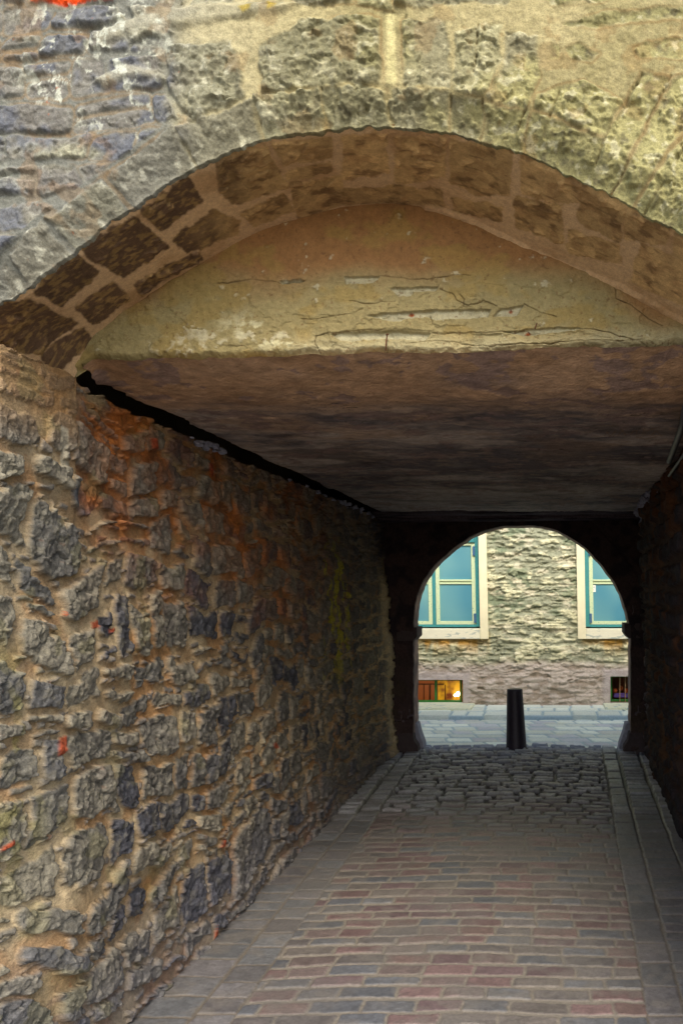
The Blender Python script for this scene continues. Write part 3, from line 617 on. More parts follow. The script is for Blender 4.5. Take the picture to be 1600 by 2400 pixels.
# ---- doorway wall at the far end
door_px = [(967, 1462), (969, 1440), (976, 1396), (992.5, 1359), (1008, 1336), (1027, 1315), (1064, 1283), (1096, 1260), (1137, 1241), (1178, 1233), (1227, 1231), (1270, 1233), (1302, 1242), (1330, 1256), (1371, 1283), (1408, 1322), (1436, 1359), (1455, 1396), (1468, 1435), (1474, 1462)]
def pw(x, y, Y): return ((x - VX) / F * Y, (VY - y) / F * Y + EYE)
def door_wall():
    cw = [pw(x, y, YD) for x, y in door_px]
    ax, az, _ = smooth_curve(cw, 220)
    lz = np.linspace(-.05, az[0] - .01, 60); rz = np.linspace(az[-1] - .01, -.05, 60)
    xl, xr = pw(968, 0, YD)[0], pw(1477, 0, YD)[0]
    cx = np.r_[np.full(60, xl), ax, np.full(60, xr)]; cz = np.r_[lz, az, rz]
    wob = .006 * fbm(cz * 9, cx * 9, 3, 81)
    n = len(cx); c0 = np.array([-.33, 1.0]); dx, dz = cx - c0[0], cz - c0[1]; L = np.hypot(dx, dz); dx /= L; dz /= L
    cx = cx + dx * wob; cz = cz + dz * wob * (cz > 1.3)
    r = np.r_[np.linspace(0, .7, 70), [1, 2, 3.5, 6]]
    X = cx[:, None] + dx[:, None] * r; Z = cz[:, None] + dz[:, None] * r
    th = np.arctan2(Z - 1.28, X + .34)
    D, I, R = courses(th * .5 + .01 * fbm(X * 12, Z * 12, 2, 3) + 1, r[None, :] + 0 * X + .0, 7, (.28, .34), (.10, .18), .1, .015)
    D2, I2, _ = courses(X + .02 * fbm(X * 9, Z * 9, 2, 5), Z, 9, (.16, .26), (.2, .4), .1, .02)
    arch = Z > 1.27
    D = np.where(arch, D, D2); I = np.where(arch, I, I2 + 9999)
    prof = ss(0, .012, D)
    h = prof * (.006 + .012 * rid(I, 2)) + .006 * fbm(X * 12, Z * 12, 3, 6) + .008 * fbm(X * 4, Z * 4, 2, 7)
    f = fbm(X * 10, Z * 10, 4, 8)
    col = mixc(const((58, 46, 44), X.shape), const((40, 33, 36), X.shape), ss(-.2, .3, f))  # dark colours hold the end wall in painted shade
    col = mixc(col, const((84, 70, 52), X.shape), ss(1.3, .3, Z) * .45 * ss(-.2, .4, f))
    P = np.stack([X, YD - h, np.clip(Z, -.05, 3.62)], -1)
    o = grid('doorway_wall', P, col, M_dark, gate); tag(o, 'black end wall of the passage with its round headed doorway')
    # reveal: the thickness of the doorway, street light put into its paler colour
    m = 24; t = np.linspace(0, 1, m)[None, :]; T = .30
    spl = .012
    RX = cx[:, None] - 0 * t; RZ = cz[:, None] + 0 * t; RY = YD - h[:, :1] + (T + .02) * t
    hh = .006 * fbm(RY * 14, (RZ + RX) * 14, 3, 12)
    RX = RX - dx[:, None] * hh; RZ = RZ - dz[:, None] * hh
    cl = mixc(const((150, 128, 116), RX.shape), const((110, 96, 90), RX.shape), ss(-.2, .4, fbm(RY * 12, RZ * 9 + RX * 9, 3, 13)))
    cl = mixc(cl, const((44, 36, 38), RX.shape), ss(.35, .05, t + .1 * fbm(RZ * 8, RX * 8, 3, 14)) * .9)
    grid('doorway_reveal', np.stack([RX, RY, RZ], -1)[::-1], cl[::-1], M_plas, gate)
    # street side face
    Po = np.stack([X, np.full(X.shape, YD + T + .01), np.clip(Z, -.05, 3.62)], -1)[::-1]
    tag(grid('street_face', Po, const((150, 132, 100), X.shape), M_far, gate), 'street side face of the gate building')
    # impost stones and plinth blocks of the jambs
    st = flat_mat('jamb_stone', (58, 48, 48), .95, 0, .25, 20, .6)
    blue = flat_mat('jamb_stone_street_side', (124, 124, 134), .9, 0, .2, 25, .6)
    for sx, xe, xi, y0, y1, y2 in ((-1, 930, 977, 1470, 1492, 1502), (1, 1510, 1462, 1461, 1484, 1496)):
        a = [pw(xe, y0, YD), pw(xi, y0 + .5, YD), pw(xi + sx * -.0, y1, YD), pw(xi + sx * 9, y2, YD), pw(xe, y2, YD)]
        MB().prism(a, YD - .016, YD + T + .03).build('impost', st, gate, .006)
    for sx, xe, xi in ((-1, 930, 975), (1, 1510, 1465)):
        a = [pw(xe, 1716, YD), pw(xi + sx * 8, 1716, YD), pw(xi + sx * 5, 1735, YD), pw(xi - sx * 4, 1748, YD), pw(xi - sx * 7, 1775, YD), pw(xe, 1775, YD)]
        MB().prism(a, YD - .02, YD + .12).build('plinth_block', st, gate, .008)
        a = [pw(xe, 1700, YD), pw(xi + sx * 3, 1700, YD), pw(xi - sx * 2, 1722, YD), pw(xi - sx * 12, 1750, YD), pw(xi - sx * 14, 1778, YD), pw(xe, 1778, YD)]
        MB().prism(a, YD + .122, YD + T + .02).build('plinth_block', blue, gate, .01)
    iron = flat_mat('old_iron', (92, 80, 82), .6, .5, .3, 60, .4)
    def hook(x, y, s=1, kind=0):
        X0, Z0 = pw(x, y, YD - .03)
        if kind == 0:
            MB().tube([(X0 - .05 * s, YD - .045, Z0 - .035), (X0, YD - .05, Z0 - .03), (X0 + .005 * s, YD - .05, Z0 + .0), (X0 + .005 * s, YD - .05, Z0 + .045)], .006, 8).tube([(X0 - .03 * s, YD - .04, Z0 + .046), (X0 + .006 * s, YD - .05, Z0 + .048)], .007, 8).lump((X0 + .02 * s, YD - .04, Z0 - .04), .014, 3).build('hinge_pintle', iron, gate, smooth=True)
        else:
            MB().tube([(X0 - .03, YD - .045, Z0 - .01), (X0 + .03, YD - .045, Z0)], .008, 8).tube([(X0, YD - .045, Z0), (X0, YD - .045, Z0 + .06)], .005, 8).lump((X0 - .02, YD - .03, Z0 - .025), .013, 5).build('hinge_pintle', iron, gate, smooth=True)
    hook(940, 1680); hook(960, 1676, 1, 1); hook(1494, 1668, 1, 1)
    X0, Z0 = pw(1481, 1419, YD - .03); MB().tube([(X0, YD - .04, Z0), (X0 + .008, YD - .045, Z0 - .06), (X0 - .004, YD - .05, Z0 - .085)], .003, 6).build('iron_hook', iron, gate, smooth=True)
door_wall()

# lintel beam under the far end of the ceiling, corner crumbs, conduit
def beam():
    xs = np.linspace(-1.70, .92, 300); sec = np.array([(7.98, CZ + .02), (7.985, CZ - .006), (8.0, CZ - .018), (8.06, CZ - .02), (8.2, CZ - .02), (8.205, CZ - .03), (8.21, CZ - .055), (8.26, CZ - .062), (8.45, CZ - .06)])
    tt = np.linspace(0, len(sec) - 1, 60); sy = np.interp(tt, range(len(sec)), sec[:, 0]); sz = np.interp(tt, range(len(sec)), sec[:, 1])
    X = xs[:, None] + 0 * sy; Y = sy[None, :] + .006 * fbm(X * 9, X * 0 + sz * 20, 3, 2); Z = sz[None, :] + .006 * fbm(X * 3, X * 0, 3, 3) + .003 * fbm(X * 16, X * 0 + sy * 9, 3, 4) + (X + .4) * .010
    col = mixc(const((84, 74, 78), X.shape), const((50, 42, 46), X.shape), ss(-.3, .3, fbm(X * 3, Z * 60 + Y * 10, 4, 5)))
    tag(grid('lintel_beam', np.stack([X, Y, Z], -1)[::-1], col[::-1], M_dark, gate), 'stepped beam between ceiling and doorway wall')
    wire = flat_mat('black_cable', (70, 62, 66), .7)
    p = [pw(x, y, 8.15) for x, y in ((1150, 1213), (1180, 1219), (1215, 1221), (1250, 1219), (1285, 1212))]
    MB().tube([(a, 8.15, b) for a, b in p], .002, 6).build('hanging_cable', wire, gate, smooth=True)
beam()
crumb = flat_mat('loose_plaster_crumbs', (128, 128, 142), .95, 0, .4, 60, .8)
def crumbs():
    rr = random.Random(5)
    for i in range(48):                                   # along the left wall head
        y = rr.choice([rr.uniform(3.9, 4.3), rr.uniform(5.4, 8.0), rr.uniform(6.4, 8.0)])
        MB().lump((-1.66 + rr.uniform(-.05, .015), y, EYE + .69 + rr.uniform(0, .025)), rr.uniform(.008, .024), i, (1, 1.5, .7)).build('plaster_crumb', crumb, lwall, smooth=False)
    for i in range(64):                                   # right corner
        y = rr.uniform(6.0, 8.15); t = (y - 6) / 2.1
        MB().lump((.72 + .12 * t ** 2 + rr.uniform(-.05, .03), y, CZ - .012 - rr.uniform(0, .05 + .02 * t)), rr.uniform(.012, .034), i + 200, (1, 1.3, 1)).build('plaster_crumb', crumb, ceil, smooth=False)
    for i in range(14): MB().lump((.84 + rr.uniform(-.02, .02), 8.18, CZ - .03 - rr.uniform(0, .09)), rr.uniform(.01, .025), i + 400).build('plaster_crumb', crumb, ceil, smooth=False)
    metal = flat_mat('painted_conduit', (70, 68, 68), .5, .4, .2, 40, .1)
    MB().tube([(.50, 3.2, CZ - .03), (.56, 3.75, CZ - .03), (.635, 4.72, CZ - .03)], .016, 14).build('conduit', metal, gate, smooth=True)
    MB().tube([(.60, 3.6, CZ - .075), (.635, 4.2, CZ - .08), (.665, 4.95, CZ - .08)], .009, 12).build('conduit', metal, gate, smooth=True)
    org = flat_mat('ochre_fitting', (196, 130, 40), .5, 0, .2, 30, .2)
    MB().box(.655, .72, 4.30, 4.36, CZ - .135, CZ - .075).build('junction_box', org, gate, .012)
crumbs()

# shell of the building: outer masses and roof (not seen from here, keeps the passage dark)
M_shell = flat_mat('outer_render', (140, 124, 96), .95, 0, .15, 6, .3)
MB().box(-6.5, -2.3, 2.75, YD + .2, 0, 3.55).build('wall_core', M_shell, gate)
MB().box(1.05, 6.0, 2.75, YD + .2, 0, 3.55).build('wall_core', M_shell, gate)
MB().box(-2.299, 1.049, 3.10, YD + .2, CZ + .35, 3.55).build('wall_core', M_shell, gate)
MB().box(-6.6, 6.1, 2.52, YD + .31, 3.56, 3.64).build('roof', flat_mat('roof_tiles', (130, 70, 48), .9, 0, .3, 14, .5), gate)

# ================================================================== GROUND
def ground():
    me = bpy.data.meshes.new('ground'); s = 60
    o = mesh('ground', [(-s, -s, -.06), (s, -s, -.06), (s, s, -.06), (-s, s, -.06)], [(0, 1, 2, 3)], flat_mat('ground_dust', (122, 112, 98), .95, 0, .2, 3, .2))
    tag(o, kind='structure')
ground()
def paving():
    ys = np.r_[np.linspace(-3, 2.6, 200), 1 / np.linspace(1 / 2.62, 1 / 8.74, 640)]
    xs = np.r_[np.linspace(-5, -1.78, 40), np.linspace(-1.76, .95, 520), np.linspace(.97, 5, 40)]
    X, Y = np.meshgrid(xs, ys, indexing='ij')
    jl = -1.22 - .02 * (Y - 3.9); jr = .36 + .023 * (Y - 3.7); jr2 = jr + .15; jl2 = jl - .165
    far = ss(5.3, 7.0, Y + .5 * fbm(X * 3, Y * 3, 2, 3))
    bow = .05 * np.cos((X + .4) * 1.9) + .012 * fbm(X * 2.5, Y * 2.5, 3, 4)
    wu = X + .012 * fbm(X * 9, Y * 9, 2, 5) + .02 * far * fbm(X * 14, Y * 10, 2, 15); wv = Y - bow + .008 * fbm(X * 7, Y * 7, 2, 6) + .03 * far * fbm(X * 9, Y * 9, 2, 16)
    Dc, Ic, _ = courses(wu, wv, 30, (.095, .118), (.16, .23), .0, .014, (-6, 6), (-4, 10))
    Dl, Il, _ = courses(Y + .02 * fbm(X * 4, Y * 4, 2, 7), X - jl + .01 * fbm(X * 4, Y * 4, 2, 8), 31, (.19, .23), (.2, .34), .0, .016, (-6, 12), (-4.2, 4))
    # strips each side run along the wall
    Is = np.where(X < jl2, 1, 0)
    def strip(a, b, seed, wd):
        r = np.random.RandomState(seed); e = [-4.0]
        while e[-1] < 10: e.append(e[-1] + r.uniform(*wd))
        e = np.array(e); yy = Y + .012 * fbm(X * 6, Y * 6, 2, seed); c = np.clip(np.searchsorted(e, yy) - 1, 0, len(e) - 2)
        d = np.minimum(np.minimum(yy - e[c], e[c + 1] - yy), np.minimum(X - a, b - X) + .006 * fbm(X * 9, Y * 9, 2, seed + 1)); return d, c + seed * 1000
    D = Dc.copy(); I = Ic.copy()
    for a, b, seed, wd in ((jl2, jl, 41, (.12, .19)), (jl2 - .30, jl2, 42, (.11, .18)), (jr, jr2, 43, (.2, .32)), (jr2, jr2 + .2, 44, (.09, .13)), (jr2 + .2, jr2 + .42, 45, (.1, .15))):
        d, i = strip(a, b, seed, wd); m = (X >= a) & (X < b); D[m] = d[m]; I[m] = i[m]
    near_side = (X < jl) | (X > jr)
    jw = .003 + .008 * far * rid(I, 3)
    prof = ss(0, .008 + .006 * far, D - jw + .004 * fbm(X * 50, Y * 50, 2, 9))
    f = fbm(X * 30, Y * 30, 4, 10); g = fbm(X * 2, Y * 2, 3, 11)
    h = prof * (.003 + .004 * rid(I, 2) + far * (.018 + .014 * rid(I, 4))) + .0016 * f + .004 * g
    tl = (rid(I, 6) - .5) * .03 * far * np.sin(Y * 30); h += tl * prof * .4
    Z = h - .018 + .03 * np.exp(-((X + .45) / 1.1) ** 2) * ss(6, 8.4, Y)
    rr = rid(I, 20)
    cols = [(124, 98, 94), (114, 92, 92), (120, 104, 98), (106, 107, 108), (98, 101, 105), (116, 108, 100), (122, 98, 90), (110, 104, 100)]
    st = np.zeros(X.shape + (3,)); kk = np.minimum((rr * len(cols)).astype(int), len(cols) - 1)
    for i, c in enumerate(cols): st[kk == i] = lin(c)
    grey = const((110, 112, 112), X.shape) * (.75 + .5 * rid(I, 21))[..., None]
    st = mixc(st, grey * (1 + 2.3 * far)[..., None], np.maximum(far * .85, near_side * .8))  # far setts brightened in colour to carry light from the street
    st = (st * .8 + .2 * lin((112, 108, 108))) * (.60 + .24 * rid(I, 22))[..., None]
    st = st * (1 + .25 * f + .2 * fbm(X * 90, Y * 90, 2, 24))[..., None]; st = mixc(st, const((112, 106, 98), X.shape), ss(.0, .5, fbm(X * 12, Y * 12, 3, 25)) * .5)
    jt = mixc(const((118, 111, 100), X.shape), const((50, 46, 45), X.shape), far)
    jt = mixc(jt, const((84, 76, 66), X.shape), near_side * .6 * (1 - far))
    dust = ss(.0, .5, fbm(X * 3.2, Y * 3.2, 4, 23)) * (1 - far * .7)
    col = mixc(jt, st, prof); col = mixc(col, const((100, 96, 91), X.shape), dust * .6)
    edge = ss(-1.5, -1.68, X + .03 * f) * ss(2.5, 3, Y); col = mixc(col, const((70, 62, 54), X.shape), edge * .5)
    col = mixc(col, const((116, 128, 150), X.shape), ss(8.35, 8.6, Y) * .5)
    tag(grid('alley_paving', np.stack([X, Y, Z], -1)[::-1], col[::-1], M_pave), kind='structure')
paving()
def street():
    ys = 1 / np.linspace(1 / 8.74, 1 / 10.72, 120); xs = np.r_[np.linspace(-12, -3.2, 30), np.linspace(-3.1, 2, 420), np.linspace(2.1, 12, 30)]
    X, Y = np.meshgrid(xs, ys, indexing='ij')
    D, I, _ = courses(X + .28 * Y + .02 * fbm(X * 5, Y * 5, 2, 3), Y + .02 * fbm(X * 3, Y * 3, 2, 4), 50, (.2, .28), (.2, .36), 0, .03, (-14, 18), (8, 12))
    prof = ss(0, .02, D - .003)
    Z = prof * (.008 + .006 * rid(I, 1)) - .022 + .004 * fbm(X * 4, Y * 4, 3, 5)
    col = mixc(const((172, 188, 186), X.shape), const((222, 226, 208), X.shape) * (.78 + .4 * rid(I, 2))[..., None], prof)
    col = mixc(col, const((180, 176, 186), X.shape), (rid(I, 5) > .75) * prof * .6)
    col = mixc(col, const((216, 216, 188), X.shape), ss(.1, .5, fbm(X * 3, Y * 5, 3, 6)) * .5)
    tag(grid('street', np.stack([X, Y, Z], -1)[::-1], col[::-1], M_street), kind='structure')
    # kerb and pavement at the foot of the house
    sec_y = np.r_[[10.70, 10.702], np.linspace(10.71, 11.8, 70)]; xs = np.r_[np.linspace(-12, -3.2, 30), np.linspace(-3.1, 2, 360), np.linspace(2.1, 12, 30)]
    X, Y = np.meshgrid(xs, sec_y, indexing='ij')
    D, I, _ = courses(X, Y + .01 * fbm(X * 4, Y * 4, 2, 3), 52, (.3, .42), (.17, .45), 0, .02, (-14, 14), (10.68, 12.5))
    prof = ss(0, .02, D - .004)
    Z = .03 + prof * (.014 + .01 * rid(I, 3)) + .004 * fbm(X * 4, Y * 6, 3, 5); Z[:, 0] = -.04
    col = mixc(const((150, 172, 176), X.shape), const((216, 222, 204), X.shape) * (.85 + .3 * rid(I, 2))[..., None], prof)
    tag(grid('pavement', np.stack([X, Y, Z], -1)[::-1], col[::-1], M_street), kind='structure')
street()

# ================================================================== BOLLARD
def bollard():
    bx, by = (1209.5 - VX) / F * 8.56, 8.56
    o = empty('bollard', (bx, by, 0), 'tapered black iron bollard with a flat top standing in the far doorway', 'bollard')
    m = flat_mat('black_painted_iron', (34, 27, 38), .55, .2, .25, 25, .25)
    def lathe(name, prof, lean=-.018):
        vs = []; fs = []; n = 40
        for z, r in prof:
            for j in range(n):
                a = 2 * math.pi * j / n; vs.append((bx + lean * (z / .62) + r * math.cos(a), by + r * math.sin(a), z))
        for i in range(len(prof) - 1):
            for j in range(n): fs.append([i * n + j, i * n + (j + 1) % n, (i + 1) * n + (j + 1) % n, (i + 1) * n + j])
        fs += [list(range(n))[::-1], [(len(prof) - 1) * n + j for j in range(n)]]
        return mesh(name, vs, fs, m, o, smooth=True)
    lathe('shaft', [(-.05, .108), (.03, .106), (.05, .102), (.30, .091), (.595, .079), (.612, .0785), (.620, .074), (.622, .068), (.622, .001)])
    lathe('base_collar', [(-.05, .135), (.008, .133), (.018, .126), (.032, .110), (.034, .100)])
bollard()

# ================================================================== HOUSE ACROSS THE STREET
YH = 11.7
house = empty('stone_house', (-.5, YH, 0), 'pale rubble walled house across the street, its green windows seen through the far doorway', 'house')
def hp(x, y, Y=YH): return pw(x, y, Y)
lx0 = hp(905, 0)[0]; lx1 = hp(1126, 0)[0]; rx0 = hp(1369, 0)[0]; rx1 = hp(1592, 0)[0]
wz0 = hp(0, 1473)[1]; wz1 = hp(0, 1150)[1]
bl = (hp(950, 0)[0], hp(1084.6, 0)[0], hp(0, 1649)[1], hp(0, 1593)[1]); br = (hp(1429, 0)[0], hp(1563, 0)[0], hp(0, 1647)[1], hp(0, 1585)[1])
def house_wall():
    holes = [(lx0, lx1, wz0, wz1), (rx0, rx1, wz0, wz1), bl, br]
    xs = np.sort(np.r_[np.linspace(-9, -3, 40), np.linspace(-2.9, 1.9, 430), np.linspace(2, 8, 40), [h[0] for h in holes], [h[1] for h in holes]])
    zs = np.sort(np.r_[np.linspace(-.05, 3.2, 330), np.linspace(3.25, 5.2, 30), [h[2] for h in holes], [h[3] for h in holes]])
    X, Z = np.meshgrid(xs, zs, indexing='ij')
    u = X + .05 * fbm(X * 5, Z * 5, 3, 1); v = Z + .03 * fbm(X * 4, Z * 6, 3, 2)
    D, I, _ = courses(u, v, 60, (.05, .10), (.12, .34), .2, .02)
    prof = ss(-.006, .03, D)
    r1 = ridge(X * 4.2 + 1.2 * fbm(X * 3, Z * 5, 2, 72), Z * 9.5, 4, 3); r2 = ridge(X * 14, Z * 26, 4, 4); f = fbm(X * 8, Z * 18, 4, 5)
    low = ss(.68, .56, Z + .05 * fbm(X * 3, X * 0, 3, 6))
    fc, fe = facets(X * 6 + .8 * f, Z * 11 + .8 * f, 74)
    h = prof * (.006 + .016 * rid(I, 1)) * .9 + .018 * fc + .012 * r1 + .012 * r2 + .016 * f + .03 * fbm(X * 3.2, Z * 7, 3, 71)
    # calm plaster round the openings
    calm = np.zeros(X.shape)
    for a, b, c, d in holes:
        q = np.maximum(np.maximum(a - X, X - b), np.maximum(c - Z, Z - d)); calm = np.maximum(calm, ss(.14, .05, q + .03 * f))
    calm = calm * np.where(Z < .75, 1, .5)
    h = h * (1 - .85 * calm) * (1 - .25 * low) + calm * .012 + .012 * low
    h = h + .02 * ss(.14, .05, Z) * 0
    col = mixc(const((200, 195, 158), X.shape), const((146, 147, 122), X.shape), ss(.1, -.5, h * 40 - 1.2 + .9 * f))
    col = mixc(col, const((106, 118, 92), X.shape), ss(.1, .5, fbm(X * 4, Z * 7, 3, 7)) * ss(.9, 1.4, Z) * .75)
    col = mixc(col, const((216, 206, 176), X.shape), ss(.15, .5, fbm(X * 6, Z * 16, 3, 8)) * .6)
    col = mixc(col, mixc(const((182, 168, 156), X.shape), const((152, 136, 120), X.shape), ss(-.1, .4, -f)), low * .9)
    col = mixc(col, const((170, 160, 158), X.shape), calm * .6 * low)
    for a, b, c, d in holes[:2]:       # rust stains below the sills
        s = ss(a - .1, a, X) * ss(b + .16, b + .04, X) * ss(c - .45, c - .16, Z) * ss(c - .1, c - .2, Z + .0) * ss(-.1, .4, fbm(X * 8, Z * 2, 3, 9) + .2)
        s2 = ss(a - .1, a, X) * ss(b + .16, b + .04, X) * ss(c - .26, c - .16, Z) * ss(c, c - .1, Z)
        col = mixc(col, const((176, 132, 58), X.shape), np.clip(s * .6 + s2 * .5, 0, 1))
    keep = np.ones((len(xs) - 1, len(zs) - 1), bool); mx = (xs[1:] + xs[:-1]) / 2; mz = (zs[1:] + zs[:-1]) / 2
    for a, b, c, d in holes: keep &= ~(((mx > a) & (mx < b))[:, None] & ((mz > c) & (mz < d))[None, :])
    tag(grid('wall', np.stack([X, YH - h, Z], -1), col, M_far, house, keep), 'lumpy lime washed rubble wall, pinkish along its foot')
    MB().box(-9, 8, YH + .9, YH + 5, 0, 5.2).build('wall_core', M_shell, house)
    MB().box(-9.1, 8.1, YH - .25, YH + 5, 5.21, 5.36).build('roof', flat_mat('house_roof_tiles', (140, 80, 54), .9, 0, .3, 14, .5), house)
house_wall()
M_cream = flat_mat('cream_render_band', (226, 216, 178), .85, 0, .06, 8, .15)
M_sill = flat_mat('peeling_sill_paint', (222, 216, 188), .8, 0, .05, 7, .3, c2=(176, 180, 164), thr=.56, stretch=(1, 1, 3))
M_teal = flat_mat('teal_paint', (52, 128, 128), .6, 0, .15, 30, .2)
M_pale = flat_mat('worn_pale_green_paint', (190, 202, 160), .7, 0, .08, 40, .3, c2=(128, 164, 134), thr=.58)
M_hinge = flat_mat('blue_grey_iron', (62, 96, 130), .6, .2, .2, 60, .3)
def glass_mat():
    m, t, b = nodes('sky_reflection_glass'); N = t.nodes.new; L = t.links.new
    tc = N("ShaderNodeTexCoord"); n = N("ShaderNodeTexNoise"); n.inputs['Scale'].default_value = 1.6; n.inputs['Detail'].default_value = 1; L(tc.outputs['Object'], n.inputs[0])
    cr = N("ShaderNodeValToRGB"); cr.color_ramp.elements[0].color = (*lin((78, 134, 150)), 1); cr.color_ramp.elements[1].color = (*lin((112, 160, 160)), 1)  # reflected sky painted into the pane colour
    cr.color_ramp.elements[0].position = .35; cr.color_ramp.elements[1].position = .65
    L(n.outputs[0], cr.inputs[0]); L(cr.outputs[0], b.inputs['Base Color']); b.inputs['Roughness'].default_value = .12; b.inputs['Specular IOR Level'].default_value = .5
    return m
M_glass = glass_mat()
def window(cx_, lean, sticker=False):
    """cx_: centre x in photo pixels at the sill; all other x are offsets in pixels, lean is the shift at the top"""
    def q(x0, x1, y0, y1):     # quad in the wall plane following the lean of the frame
        k = lambda y: lean * (1471 - y) / 225.
        return [hp(cx_ + x0 + k(y1), y1), hp(cx_ + x1 + k(y1), y1), hp(cx_ + x1 + k(y0), y0), hp(cx_ + x0 + k(y0), y0)]
    root_x, root_z = hp(cx_, 1471)
    w_ = MB().prism(q(-108, -98, 1160, 1469), YH + .03, YH + .10).prism(q(98, 108, 1160, 1469), YH + .03, YH + .10)
    w_ = w_.prism(q(-97.9, 97.9, 1464, 1470), YH + .03, YH + .10).prism(q(-97.9, 97.9, 1262.5, 1271), YH + .02, YH + .10).prism(q(-97.9, 97.9, 1160, 1168), YH + .03, YH + .10)
    w_ = w_.prism(q(-4, 4, 1168.1, 1262.4), YH + .035, YH + .10).prism(q(-4, 4, 1271.1, 1463.9), YH + .035, YH + .10)
    win = w_.build('window', M_teal, house, .004)
    b_ = MB().prism(q(-127, -108.2, 1150, 1497), YH - .065, YH + .03).prism(q(108.2, 127, 1150, 1497), YH - .065, YH + .03).prism(q(-127, 127, 1138, 1149.9), YH - .065, YH + .03)
    b_.build('surround', M_cream, win, .004)
    MB().prism(q(-108.1, 108.1, 1473, 1497), YH - .058, YH + .10).build('sill', M_sill, win, .006)
    for a, b in ((-97.8, -4.2), (4.2, 97.8)):
        s = MB(); lo, hi = 1463.8, 1271.2
        s.prism(q(a, a + 9, hi, lo), YH + .045, YH + .085).prism(q(b - 9, b, hi, lo), YH + .045, YH + .085)
        s.prism(q(a + 9.1, b - 9.1, hi, 1278), YH + .045, YH + .085).prism(q(a + 9.1, b - 9.1, 1456, lo), YH + .045, YH + .085)
        s.prism(q(a + 9.1, b - 9.1, 1358, 1362), YH + .045, YH + .085).prism(q(a + 9.1, b - 9.1, 1365.5, 1369), YH + .05, YH + .085).prism(q(a + 9.1, b - 9.1, 1362.1, 1365.4), YH + .06, YH + .085)
        sash = s.build('sash', M_pale, win, .002)
        MB().prism(q(a + 8, b - 8, 1276, 1359), YH + .066, YH + .07).build('pane', M_glass, sash)
        MB().prism(q(a + 8, b - 8, 1368, 1458), YH + .066, YH + .07).build('pane', M_glass, sash)
        ex = a - 1 if a < 0 else b - 5
        for y in (1280, 1438): MB().prism(q(ex, ex + 6, y, y + 22), YH + .022, YH + .046).build('hinge', M_hinge, win, .003)
        MB().prism(q(a, b, 1168.2, 1262.3), YH + .066, YH + .07).build('pane', M_glass, win)
    if sticker:
        x0, x1 = 1386 - cx_, 1397 - cx_
        MB().prism(q(x0, x1, 1371.5, 1387.5), YH + .060, YH + .063).build('notice', flat_mat('notice_paper', (226, 226, 214), .8), win)
        ink = flat_mat('notice_ink', (40, 40, 46), .8)
        i_ = MB()
        for a, b, c, d in ((1.8, 2.6, 2.5, 6.5), (2.6, 4.2, 2.5, 3.2), (2.6, 4.2, 4.2, 4.9), (4.2, 4.9, 3.0, 6.3), (2.6, 4.2, 6, 6.6), (6.6, 7.3, 2.5, 6.6), (5.8, 6.6, 5.9, 6.6), (7.8, 8.8, 3.5, 4.5)):
            i_.prism(q(x0 + a, x0 + b, 1371.5 + c, 1371.5 + d), YH + .0575, YH + .0598)
        i_.build('notice_print', ink, win)
        MB().prism(q(x0 + 4.5, x0 + 6.2, 1381.5, 1383.5), YH + .0575, YH + .0598).build('notice_dot', flat_mat('notice_orange', (210, 120, 60), .8), win)
    return win
tag(window(1017, -4.5), 'green framed double casement at the left, panes coloured blue for reflected sky')
tag(window(1479.5, -4.0, True), 'green framed double casement at the right with a small notice on its pane')

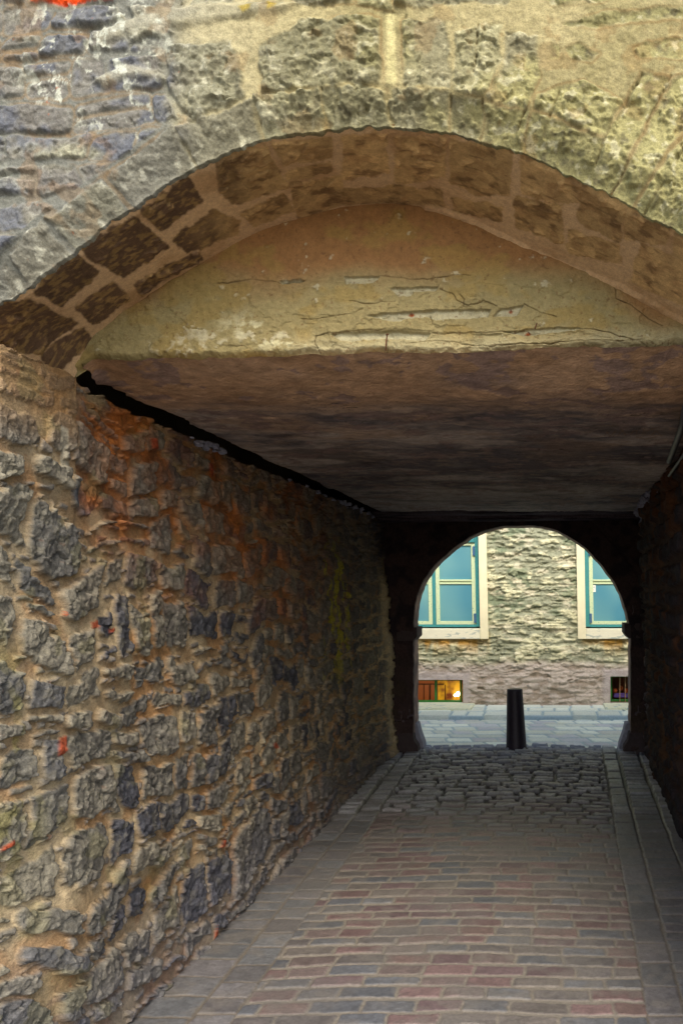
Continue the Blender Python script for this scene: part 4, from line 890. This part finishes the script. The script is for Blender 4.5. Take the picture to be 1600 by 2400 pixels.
def basement(b, label, lit, grid_bars):
    x0, x1, z0, z1 = b
    rv = MB().box(x0 - .03, x0 + .004, YH - .0, YH + .25, z0, z1).box(x1 - .004, x1 + .03, YH, YH + .25, z0, z1).box(x0 - .03, x1 + .03, YH, YH + .25, z1 - .004, z1 + .03).box(x0 - .03, x1 + .03, YH, YH + .25, z0 - .03, z0 + .004)
    g = flat_mat('green_window_paint', (44, 110, 40), .6, 0, .2, 30, .2)
    Y0 = YH + .09
    fr = MB(); t = .03; mx = x0 + (x1 - x0) * .535
    if not grid_bars: mx = hp(1018.5, 0)[0]
    fr.box(x0 + .004, x1 - .03, Y0, Y0 + .04, z0 + .004, z0 + .004 + t).box(x0 + .004, x1 - .03, Y0, Y0 + .04, z1 - .022, z1 - .004)
    fr.box(x0 + .004, x0 + .03, Y0, Y0 + .04, z0 + .035, z1 - .023).box(x1 - .055, x1 - .031, Y0, Y0 + .04, z0 + .035, z1 - .023).box(mx - .016, mx + .016, Y0 - .002, Y0 + .04, z0 + .035, z1 - .023)
    win = fr.build('basement_window', g, house, .003); tag(win, label)
    rv.build('reveal', flat_mat('dark_reveal', (96, 66, 48), .9), win)
    MB().box(x0 - .02, x1 + .02, YH + .8, YH + .86, z0 - .2, z1 + .2).build('room_wall', flat_mat('cellar_wall', (120, 70, 40), .9), win)
    if lit:
        m, tr, bs = nodes('lit_room_behind_window'); N = tr.nodes.new; L = tr.links.new
        tc = N("ShaderNodeTexCoord"); n = N("ShaderNodeTexNoise"); n.inputs['Scale'].default_value = 7; n.inputs['Detail'].default_value = 5; L(tc.outputs['Object'], n.inputs[0])
        cr = N("ShaderNodeValToRGB"); cr.color_ramp.elements[0].color = (*lin((110, 50, 20)), 1); cr.color_ramp.elements[0].position = .38; cr.color_ramp.elements[1].color = (*lin((220, 160, 30)), 1); cr.color_ramp.elements[1].position = .64
        L(n.outputs[0], cr.inputs[0]); L(cr.outputs[0], bs.inputs['Base Color']); L(cr.outputs[0], bs.inputs['Emission Color']); bs.inputs['Emission Strength'].default_value = .28
        MB().box(mx, x1 - .05, YH + .32, YH + .34, z0, z1).build('lit_room', m, win)
        m2, tr, bs = nodes('dim_lit_room'); bs.inputs['Base Color'].default_value = (*lin((150, 84, 44)), 1); bs.inputs['Emission Color'].default_value = (*lin((190, 100, 46)), 1); bs.inputs['Emission Strength'].default_value = .12
        MB().box(x0, mx - .001, YH + .32, YH + .34, z0, z1).build('lit_room', m2, win)
        shelf = flat_mat('wooden_shelf', (120, 72, 40), .7, 0, .3, 20, .2)
        MB().box(x0 + .1, x1 - .3, YH + .27, YH + .30, z1 - .10, z1 - .085).box(mx - .12, mx - .10, YH + .27, YH + .30, z0, z1 - .1).box(mx - .2, mx - .19, YH + .27, YH + .30, z0, z1 - .1).box(mx + .1, mx + .11, YH + .27, YH + .30, z0, z1 - .1).build('shelf', shelf, win)
        m3, tr, bs = nodes('glowing_lamp'); bs.inputs['Emission Color'].default_value = (1, .88, .55, 1); bs.inputs['Emission Strength'].default_value = 3
        lx, lz = hp(1072, 1627, YH + .2)
        MB().lump((lx, YH + .22, lz), .036, 8).lump((lx - .04, YH + .24, lz - .02), .022, 9).build('lamp', m3, win, smooth=True)
    else:
        wh = flat_mat('window_bar_paint', (150, 120, 84), .6)
        for i in range(1, 6):
            xx = x0 + .06 + i * .075
            MB().tube([(xx, YH + .06, z0 + .004), (xx, YH + .06, z1 - .004)], .006, 8).build('bar', wh, win)
        MB().box(x0 + .06, x0 + .42, YH + .16, YH + .2, z0 + .05, z0 + .11).build('window_box', flat_mat('violet_cloth', (92, 70, 140), .9), win, .01)
        om = flat_mat('terracotta_ornament', (176, 84, 40), .8, 0, .3, 30)
        b2 = MB()
        for i in range(5): b2.lump((x0 + .08 + i * .075, YH + .17, z0 + .15 + .03 * (i % 2)), .034, i + 3)
        b2.build('ornament', om, win, smooth=True)
    return win
basement(bl, 'low cellar window at the left glowing yellow from inside', True, False)
basement(br, 'low barred cellar window at the right, dark inside', False, True)
# stone ledges below the cellar windows
for a, b, zt in ((hp(900, 0)[0], hp(1104, 0)[0], .070), (hp(1417, 0)[0], hp(1600, 0)[0], .074)):
    MB().box(a * .955, b * .955 if b < 0 else b, YH - .52, YH + .1, 0, zt).build('stone_ledge', flat_mat('pale_ledge_stone', (206, 208, 176), .85, 0, .1, 12, .4, c2=(150, 168, 164), thr=.56), house, .015)
print('BUILT')
